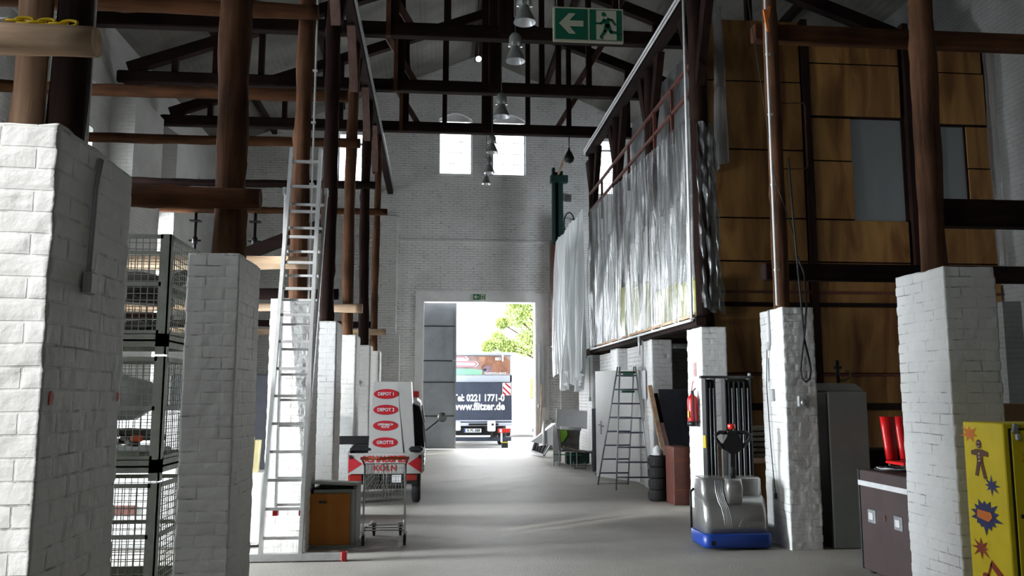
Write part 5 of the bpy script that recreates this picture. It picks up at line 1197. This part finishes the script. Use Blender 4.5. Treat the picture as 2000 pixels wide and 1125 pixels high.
part('sunburst_band', on_side(MB().prism([(3.33,.715),(3.43,.695),(3.465,.73),(3.455,.765),(3.335,.775)], -.006, -.0035, 'y')), PO, yl, label='orange band')
part('star', on_side(starmb(3.345, .49, .078, 8, .40, 5)), PR, yl, label='dark red painted star')
for (x, z, r, sd) in ((3.545,1.21,.06,6),(3.55,.74,.055,7)): part('star', starmb(x, z, r, 8, .4, sd, 1.0, 4.847), PO, yl, label='orange painted star')
fz = lambda z: 1.205+(z-1.08)*.62
gm_ = MB(); y0_, y1_ = -.004, -.001
gm_.prism([(3.383+.024*math.cos(a), 1.225+.045*math.sin(a)) for a in [2*PI*k/14 for k in range(14)]], y0_, y1_, 'y')
gm_.prism([(3.310,1.155),(3.36,1.175),(3.41,1.173),(3.460,1.15),(3.462,1.105),(3.415,1.11),(3.41,1.04),(3.36,1.04),(3.358,1.11),(3.310,1.115)][::-1], y0_, y1_, 'y')
gm_.prism([(3.358,1.045),(3.388,1.045),(3.362,.905),(3.334,.908)][::-1], y0_, y1_, 'y'); gm_.prism([(3.384,1.045),(3.412,1.045),(3.440,.890),(3.412,.885)][::-1], y0_, y1_, 'y')
part('biscuit_figure', on_side(gm_, fz), PB, yl, label='brown painted biscuit figure')
dt = MB()
for (x, z, r) in ((3.375,1.240,.005),(3.392,1.240,.005),(3.385,1.13,.006),(3.385,1.095,.006),(3.385,1.06,.006)): dt.prism([(x+r*math.cos(a), z+r*1.5*math.sin(a)) for a in [2*PI*k/8 for k in range(8)]], -.007, -.004, 'y')
dt.prism([(3.370,1.212),(3.383,1.203),(3.397,1.212),(3.383,1.193)], -.007, -.004, 'y'); part('icing', on_side(dt, fz), M['white'], yl)
mn = MB(); mn.prism([(3.43,.42),(3.52,.34),(3.505,.29),(3.415,.38)], -.004, -.001, 'y'); mn.prism([(3.42,.40),(3.435,.40),(3.395,.29),(3.382,.295)], -.004, -.001, 'y')
mn.prism([(3.372+.03*math.cos(a), .295+.022*math.sin(a)) for a in [2*PI*k/12 for k in range(12)]], -.004, -.001, 'y'); mn.prism([(3.462+.028*math.cos(a), .23+.022*math.sin(a)) for a in [2*PI*k/12 for k in range(12)]], -.004, -.001, 'y')
mn.prism([(3.51,.335),(3.522,.335),(3.488,.225),(3.476,.225)], -.004, -.001, 'y'); part('music_note', on_side(mn), PR, yl, label='dark painted music note')
single('cardboard_box', MB().rbox((4.68, 6.9, 1.36), (.55,.4,.34), b=.006), M['cardboard'], 'brown cardboard box behind the yellow locker, beside the nearest right pillar', 'box')
single('support_shelf', MB().box(4.47,5.3,6.6,7.2,1.14,1.18).box(4.48,4.52,6.65,7.15,0,1.14).box(5.2,5.24,6.65,7.15,0,1.14), M['steel'], 'metal shelf behind the yellow locker that carries the brown box', 'shelf')

# ---------------------------------------------------------------- clutter by the right side of the gate
single('dark_board', MB().rbox((3.47, 18.35, .66), (.05,.95,1.30), (0,0,R(-16))), M['dgrey'], 'tall dark grey scuffed board standing left of the open white door', 'board')
bc = thing('wheeled_bin', 'grey bin with a bright green sprayed patch under pale panels', 'bin', (3.15, 20.2, 0))
part('body', MB().loft([sq4(3.16,20.2,.20,.25,.28), sq4(3.16,20.2,.25,.30,.80)], smooth=False), M['junk'], bc)
part('green_patch', MB().prism([(2.93,.79),(3.08,.79),(3.10,.66),(3.04,.58),(3.0,.52),(2.95,.50)][::-1], 19.88, 19.90, 'y'), mat('green_spray_paint', (.22,.50,.03), .6, 0, .2, 9), bc, label='bright green patch')
single('pale_panel', MB().rbox((3.22, 20.0, 1.04), (.74,.04,.42), (R(-12),R(4),0)), M['white'], 'pale panel leaning on top of the bin with the green patch', 'panel')
single('rolled_sheet', MB().cyl((2.93,19.85,.84),(3.42,19.9,.80), .04), M['white'], 'rolled pale sheet lying across the bin with the green patch', 'roll')
tw = thing('white_table_top', 'white triangular-looking sheet leaning left of the bin by the gate', 'board', (2.8, 21.0, 0))
part('sheet', MB().prism([(20.9,.38),(21.9,.30),(20.9,.98)], 2.66, 2.70, 'x').add([(2.42,21.6,.42),(2.92,20.6,.38),(2.92,20.6,.92),(2.90,21.2,.90)], [(0,1,2,3)]).add([(2.42,21.62,.42),(2.92,20.62,.38),(2.92,20.62,.92),(2.90,21.22,.90)], [(3,2,1,0)]), M['white'], tw)
single('white_board', MB().rbox((2.91, 20.3, .45), (.20,.03,.86)), M['white'], 'narrow white upright board between the leaning sheet and the bin', 'board')
gl_ = thing('aluminium_grille', 'small ladder-like metal grille lying tilted on the floor right of the gate', 'grille', (2.7, 21.6, 0))
part('frame', MB().bar((2.62,23.0,.10),(2.80,21.9,.06), .05).bar((2.72,23.1,.36),(2.98,22.1,.30), .04).bar((2.62,23.0,.10),(2.72,23.1,.36), .04).bar((2.80,21.9,.06),(2.98,22.1,.30), .04), M['steel'], gl_)
for k in range(5): f = (k+.5)/5; part('slat', MB().bar((2.62+.18*f,23.0-1.1*f,.10-.04*f),(2.72+.26*f,23.1-1.0*f,.36-.06*f), .05), M['mast'], gl_)
ex = thing('fire_extinguisher', 'small red fire extinguisher standing on the floor by the right jamb of the gate', 'fire extinguisher', (3.12, 25.08, 0))
part('cylinder', MB().lathe([(0,0),(.075,0),(.08,.03),(.08,.34),(.05,.40),(.02,.42)], (3.12,25.08,0), 20), M['red'], ex); part('valve', MB().rbox((3.12,25.08,.44), (.04,.1,.05)), M['black'], ex)
bt = thing('low_bench', 'low metal-framed bench piled with dark boards in front of the bin', 'bench', (3.2, 19.3, 0))
part('top', MB().rbox((3.28,19.35,.335), (.80,.5,.03), (0,R(6),R(-6))), M['dgrey'], bt); part('plank', MB().rbox((3.12,19.1,.385), (.50,.08,.03), (0,R(14),0)), M['lumber'], bt)
for (x, y) in ((2.72,19.5),(2.82,19.3),(3.05,19.15),(3.2,19.2),(3.62,19.2),(3.6,19.5)): part('leg', MB().bar((x,y,0),(x,y,.34), .025), M['steel'], bt)
part('rail', MB().bar((2.7,19.35,.26),(3.3,19.2,.25), .02), M['lgreen'], bt)
single('green_bin', MB().rbox((3.3,19.75,.15), (.55,.22,.26), b=.02), mat('dark_green_box', (.008,.030,.022), .5), 'dark green box under the low metal bench', 'box')
single('wire_stand', MB().tube([(3.05,18.75,.14),(3.05,18.6,.015),(3.30,18.55,.015),(3.30,18.7,.14)], .01, 6), M['black'], 'small black wire frame on the floor before the low bench', 'frame')
single('door_stop', MB().rbox((3.35,17.2,.02), (.26,.04,.025), (0,0,.2)).rbox((3.46,17.18,.05), (.05,.05,.06)), M['steel'], 'small metal foot on the floor left of the open white door', 'stop')
single('broom_stick', MB().cyl((3.02,24.6,0),(3.16,25.2,1.9), .016), M['log_tan'], 'thin wooden stick leaning against the end wall right of the gate', 'stick')
single('cable_ring', MB().tube([(4.0+.16*math.cos(a), 24.97, 6.75+.36*math.sin(a)) for a in [2*PI*k/24 for k in range(25)]]+[(3.9,24.97,6.2),(3.80,24.97,5.3),(3.76,24.97,4.6)], .02, 6), M['rubber'], 'coil of black cable on the end wall right of the steel column', 'cable')
single('wall_box', MB().rbox((4.02,25.25,7.62), (.18,.1,.2)), M['junk'], 'small grey box on the end wall above the cable coil', 'box')
# ---------------------------------------------------------------- end gate leaf (open), grey sheet steel
dl = thing('gate_leaf', 'tall grey sheet steel gate leaf covering the left part of the end gateway', 'door', (.13, 25.6, 0))
lf = MB(); lf.box(-.36,.60,25.52,25.56,.02,4.36)
part('sheet', lf, M['gate'], dl)
for z in (.98,1.98,2.62,3.66): part('seam', MB().box(-.36,.60,25.505,25.52,z-.015,z+.015), M['mast'], dl)
part('edge_post', MB().box(.57,.62,25.50,25.60,.02,4.36), M['gate'], dl); part('bolt', MB().box(.50,.62,25.48,25.51,2.60,2.65), M['alu'], dl, label='bright bolt')

# ---------------------------------------------------------------- box truck outside
M['truckgrey'] = mat('light_grey_truck_metal', (.56,.60,.68), .4, .1, .05, 3)
M['liftdark'] = mat('dark_blue_grey_tail_lift', (.045,.055,.085), .45, 0, .08, 3)
tk = thing('box_truck', 'white box truck parked outside the gate, dark tail lift with web address', 'truck', (1.35, 31, -.1))
xa, xb, yb_ = -.15, 2.48, 27.5
part('cargo_box', MB().box(xa, xb, yb_+.06, 34.0, .78, 2.92), M['white'], tk)
part('roof_edge', MB().rbox(((xa+xb)/2, yb_+.05, 2.93), (xb-xa+.06,.16,.10), b=.02), M['truckgrey'], tk)
part('rear_frame', MB().box(xb-.06,xb,yb_,yb_+.08,.78,2.9).box(xa,xa+.06,yb_,yb_+.08,.78,2.9).box(xa,xb,yb_,yb_+.07,2.02,2.24), M['truckgrey'], tk)
pic = part('picture_panel', MB().box(xa+.06,xb-.06,yb_+.0,yb_+.05,2.25,2.86), mat('brown_picture_ground', (.30,.18,.17), .5, 0, .35, 3, col2=(.50,.36,.34)), tk, label='printed panel over the tail lift')
yq = yb_-.004
part('green_meadow', MB().prism([(xa+.06,2.25),(1.50,2.25),(1.52,2.40),(1.2,2.44),(xa+.06,2.47)], yq-.002, yq+.003, 'y'), mat('printed_green', (.30,.62,.42), .5, 0, .2, 3), pic)
dogm = mat('printed_fur', (.20,.085,.055), .6, 0, .4, 5, col2=(.42,.20,.12)); 
part('dog_head', MB().prism([(1.50,2.30),(2.41,2.30),(2.41,2.70),(2.25,2.83),(1.75,2.85),(1.40,2.84),(1.38,2.72),(1.50,2.60),(1.47,2.48),(1.52,2.40)][::1], yq-.004, yq+.001, 'y'), dogm, pic, label='printed brown dog')
part('dog_ear', MB().prism([(1.40,2.84),(1.62,2.82),(1.58,2.62),(1.48,2.54),(1.38,2.70)][::-1], yq-.006, yq-.004, 'y'), mat('printed_ear', (.50,.27,.18), .6, 0, .3, 6), pic)
part('dog_muzzle', MB().prism([(1.50,2.31),(1.82,2.30),(1.84,2.50),(1.70,2.56),(1.56,2.50)], yq-.007, yq-.004, 'y'), mat('printed_muzzle', (.30,.20,.24), .6, 0, .3, 6), pic)
part('dog_nose', MB().prism([(1.53,2.42),(1.60,2.46),(1.66,2.43),(1.63,2.37),(1.55,2.37)][::-1], yq-.009, yq-.007, 'y'), M['liftdark'], pic)
part('printed_arrow', MB().prism([(xa+.08,2.68),(1.0,2.68),(1.08,2.76),(1.0,2.84),(xa+.08,2.84)], yq-.006, yq-.001, 'y').prism([(xa+.08,2.50),(1.30,2.50),(1.40,2.60),(1.30,2.69),(xa+.08,2.69)], yq-.010, yq-.007, 'y'), M['white'], pic, label='white arrow-ended banners')
pk = mat('printed_crimson', (.50,.03,.12), .5)
part('arrow_outline', MB().bar((.6,yq-.012,2.53),(1.25,yq-.012,2.52), .02).bar((1.25,yq-.012,2.52),(1.33,yq-.012,2.60), .02).bar((1.33,yq-.012,2.60),(1.27,yq-.012,2.66), .02).bar((1.27,yq-.012,2.66),(.65,yq-.012,2.67), .02).bar((.65,yq-.012,2.67),(.6,yq-.012,2.53), .02).bar((.5,yq-.008,2.82),(.93,yq-.008,2.82), .02).bar((.93,yq-.008,2.82),(.98,yq-.008,2.76), .02), pk, pic, label='crimson outline')
text_obj('lettering', '883', .13, M['white'], pic, (2.02, yq-.012, 2.76), bold=.004)
text_obj('lettering', 'TRANSPORTE & SERVICE', .105, M['white'], pic, (1.93, yq-.012, 2.29), bold=.003, sx=.62)
part('roof_handle', MB().rbox((2.17,yb_-.03,2.80), (.06,.03,.24), b=.01), M['white'], tk)
tlf = part('tail_lift', MB().box(xa+.02,xb-.02,yb_-.09,yb_-.01,.72,2.0), M['liftdark'], tk, label='dark raised tail lift')
yt = yb_-.095
part('lift_panel', MB().box(.95,2.18,yt-.004,yt,.74,1.12).box(.95,2.18,yt-.004,yt,1.14,1.98), mat('slightly_paler_lift_panel', (.060,.072,.105), .4), tlf)
text_obj('lettering', 'Tel: 0221 1771-0', .30, M['white'], tlf, (1.40, yt-.008, 1.50), bold=.012, sx=.80)
text_obj('lettering', 'www.flitzer.de', .33, M['white'], tlf, (1.40, yt-.008, 1.23), bold=.014, sx=.86)
wp = part('warning_plate', MB().rbox((2.30,yt-.006,1.79), (.28,.008,.40)), M['white'], tlf, label='red and white striped plate')
wr = MB()
for (a, b) in (((2.17,1.86),(2.42,1.62)),((2.17,1.70),(2.28,1.60)),((2.25,1.98),(2.43,1.82))): dx = .035; wr.prism([(a[0],a[1]-.04),(b[0],b[1]-.04),(b[0],b[1]+.03),(a[0],a[1]+.03)], yt-.013, yt-.010, 'y')
part('red_stripes', wr, M['tri'], wp)
part('bumper_rail', MB().rbox((1.2,yb_-.14,.67), (2.55,.08,.10), b=.01).rbox((1.2,yb_-.10,.78), (2.55,.05,.04)), M['truckgrey'], tk)
part('bumper_inset', MB().rbox((1.55,yb_-.185,.67), (.95,.02,.07)), M['black'], tk)
part('lift_hinge', MB().rbox((1.80,yb_-.20,.62), (.26,.08,.36), b=.03), M['white'], tk); part('lift_hinge', MB().rbox((.72,yb_-.20,.62), (.2,.08,.3), b=.03), M['white'], tk)
part('lift_arm', MB().bar((1.84,yb_-.22,.70),(1.80,yb_-.1,.20), .07), M['black'], tk)
npx = part('number_plate', MB().rbox((1.20,yb_-.20,.475), (.56,.012,.12)), M['white'], tk); text_obj('lettering', 'K PL 688', .11, M['black'], npx, (1.23, yb_-.21, .475), bold=.002); part('plate_band', MB().box(.92,.97,yb_-.212,yb_-.206,.42,.53), M['blue'], npx)
part('rear_light', MB().rbox((2.20,yb_-.18,.47), (.38,.05,.13), b=.01), mat('truck_tail_lamp', (.62,.03,.02), .3), tk, label='red rear light'); part('light_inset', MB().rbox((2.10,yb_-.21,.47), (.07,.01,.10)), M['white'], tk)
part('underrun_bar', MB().rbox((1.2,yb_-.05,.20), (2.5,.09,.13), b=.01), M['liftdark'], tk)
part('chassis', MB().box(.7,.9,yb_,33.8,.45,.75).box(1.6,1.8,yb_,33.8,.45,.75).box(.4,2.2,yb_+.3,yb_+.5,.3,.75), M['black'], tk)
for x in (.45,2.24): part('foot', MB().box(x-.10,x+.10,yb_-.1,yb_+.05,-.08,.14), M['black'], tk); part('foot_band', MB().box(x-.102,x+.102,yb_-.104,yb_+.052,.08,.11), M['yellow'], tk, label='yellow stripe')
part('foot_leg', MB().box(2.10,2.16,yb_-.14,yb_-.10,.10,.42), M['white'], tk)
for (x, y) in ((.15,29.6),(2.30,29.6),(.15,33.2),(2.30,33.2)):
    wl = part('wheel', MB().lathe([(.18,-.13),(.38,-.13),(.42,-.08),(.42,.08),(.38,.13),(.18,.13)], (x,y,.32), 28, axis='x', caps=True), M['rubber'], tk)
    part('hub', MB().lathe([(.0,.135),(.17,.135),(.17,-.135),(.0,-.135)], (x,y,.32), 18, axis='x'), M['truckgrey'], wl)
part('cab', MB().loft([sq4(1.18,34.4,1.05,.3,.5), sq4(1.18,34.4,1.05,.3,1.9), sq4(1.18,34.4,.95,.25,2.5)], smooth=False), M['white'], tk)
# parked car behind, to the right of the truck
pc = thing('parked_van', 'pale van end with dark tyres just right of the truck outside', 'van', (3.2, 37, -.1))
part('body', MB().loft([rr(2.9,4.5,34.6,37.6,.25,.2), rr(2.88,4.52,34.55,37.6,.8,.2), rr(2.95,4.45,34.8,37.4,1.4,.3)]), M['white'], pc)
for (x, y) in ((3.0,35.3),(4.4,35.3)): part('wheel', MB().lathe([(.1,-.1),(.29,-.1),(.32,0),(.29,.1),(.1,.1)], (x,y,.22), 22, axis='x', caps=True), M['rubber'], pc)
# person in orange work clothes seen at the gate jamb
# moving cart outside the gate
og = thing('orange_cart', 'orange crate cart on small dark wheels outside, at the right jamb of the gate', 'cart', (4.55, 38.5, -.1))
part('crates', MB().rbox((4.65,38.5,1.9), (.75,.5,.9), b=.03), mat('sunlit_orange_plastic', (.75,.17,.07), .5, 0, .15, 6), og)
part('frame', MB().tube([(4.35,38.3,1.45),(4.35,38.3,.95),(4.85,38.3,.9)], .04, 8), M['steel'], og)
for dx in (0,.35): part('wheel', MB().lathe([(.05,-.05),(.18,-.05),(.2,0),(.18,.05),(.05,.05)], (4.45+dx,38.4,.12), 18, axis='x', caps=True), M['rubber'], og)
part('upright', MB().bar((4.6,38.4,.1),(4.6,38.4,1.5), .08), M['steel'], og)

# ---------------------------------------------------------------- trees outside
def leaf_mat():
    m, n, b = newmat('sunlit_leaves'); L = n.links.new; N = n.nodes.new; o = n.nodes['Material Output']
    g = N('ShaderNodeNewGeometry'); r = N('ShaderNodeValToRGB'); r.color_ramp.elements[0].color = (.24,.34,.09,1); r.color_ramp.elements[1].color = (.55,.62,.26,1); L(g.outputs['Random Per Island'], r.inputs[0])
    L(r.outputs[0], b.inputs['Base Color']); tl = N('ShaderNodeBsdfTranslucent'); L(r.outputs[0], tl.inputs[0]); mx = N('ShaderNodeMixShader'); mx.inputs[0].default_value = .45
    L(b.outputs[0], mx.inputs[1]); L(tl.outputs[0], mx.inputs[2]); L(mx.outputs[0], o.inputs[0]); b.inputs['Roughness'].default_value = .5; return m
M['leaf'] = leaf_mat(); M['bark'] = wood('tree_bark', (.05,.035,.025), (.16,.12,.09), 'z')
def tree(cx, cy, h, blobs, nleaf, label, seed):
    rn = random.Random(seed); t = thing('tree', label, 'tree', (cx, cy, -.1), group='trees beyond the yard')
    tr_ = MB(); logmb((cx, cy, -.1), (cx+.3, cy, h*.6), .22, .12, mb=tr_, seed=seed)
    for (bx, by, bz, br) in blobs: tr_.tube([(cx+.2, cy, h*.35), ((cx+bx)/2+.1, (cy+by)/2, (h*.35+bz)/2+.3), (bx, by, bz)], [.09,.06,.025], 6)
    part('trunk', tr_, M['bark'], t)
    lv = MB()
    for (bx, by, bz, br) in blobs:
        for _ in range(nleaf):
            while True:
                p = Vector((rn.uniform(-1,1), rn.uniform(-1,1), rn.uniform(-1,1)))
                if p.length < 1: break
            p = Vector((bx, by, bz)) + p*br*(.75+.25*rn.random()); s = rn.uniform(.05,.11)
            e = Euler((rn.uniform(0,6.28), rn.uniform(0,6.28), rn.uniform(0,6.28))).to_matrix()
            q = [p + e @ Vector(v) for v in ((-s,0,0),(0,-s*.45,.02),(s,0,0),(0,s*.45,.02))]; lv.add(q, [(0,1,2,3)])
    part('foliage', lv, M['leaf'], t)
tree(6.2, 43, 8.0, [(4.6,42.5,6.4,1.1),(4.9,42.6,5.3,1.0),(4.0,42.5,5.6,.75),(4.5,42.5,4.2,.8),(3.9,42.3,6.6,.7),(5.4,43,6.6,1.5),(3.1,42.5,4.3,.6),(2.6,42.5,4.0,.4),(3.6,42.5,4.0,.5),(5.6,43,4.6,1.2),(5.0,43,7.8,1.4),(3.3,42.5,5.2,.35)], 800, 'leafy sunlit tree outside at the upper right of the gateway', 3)
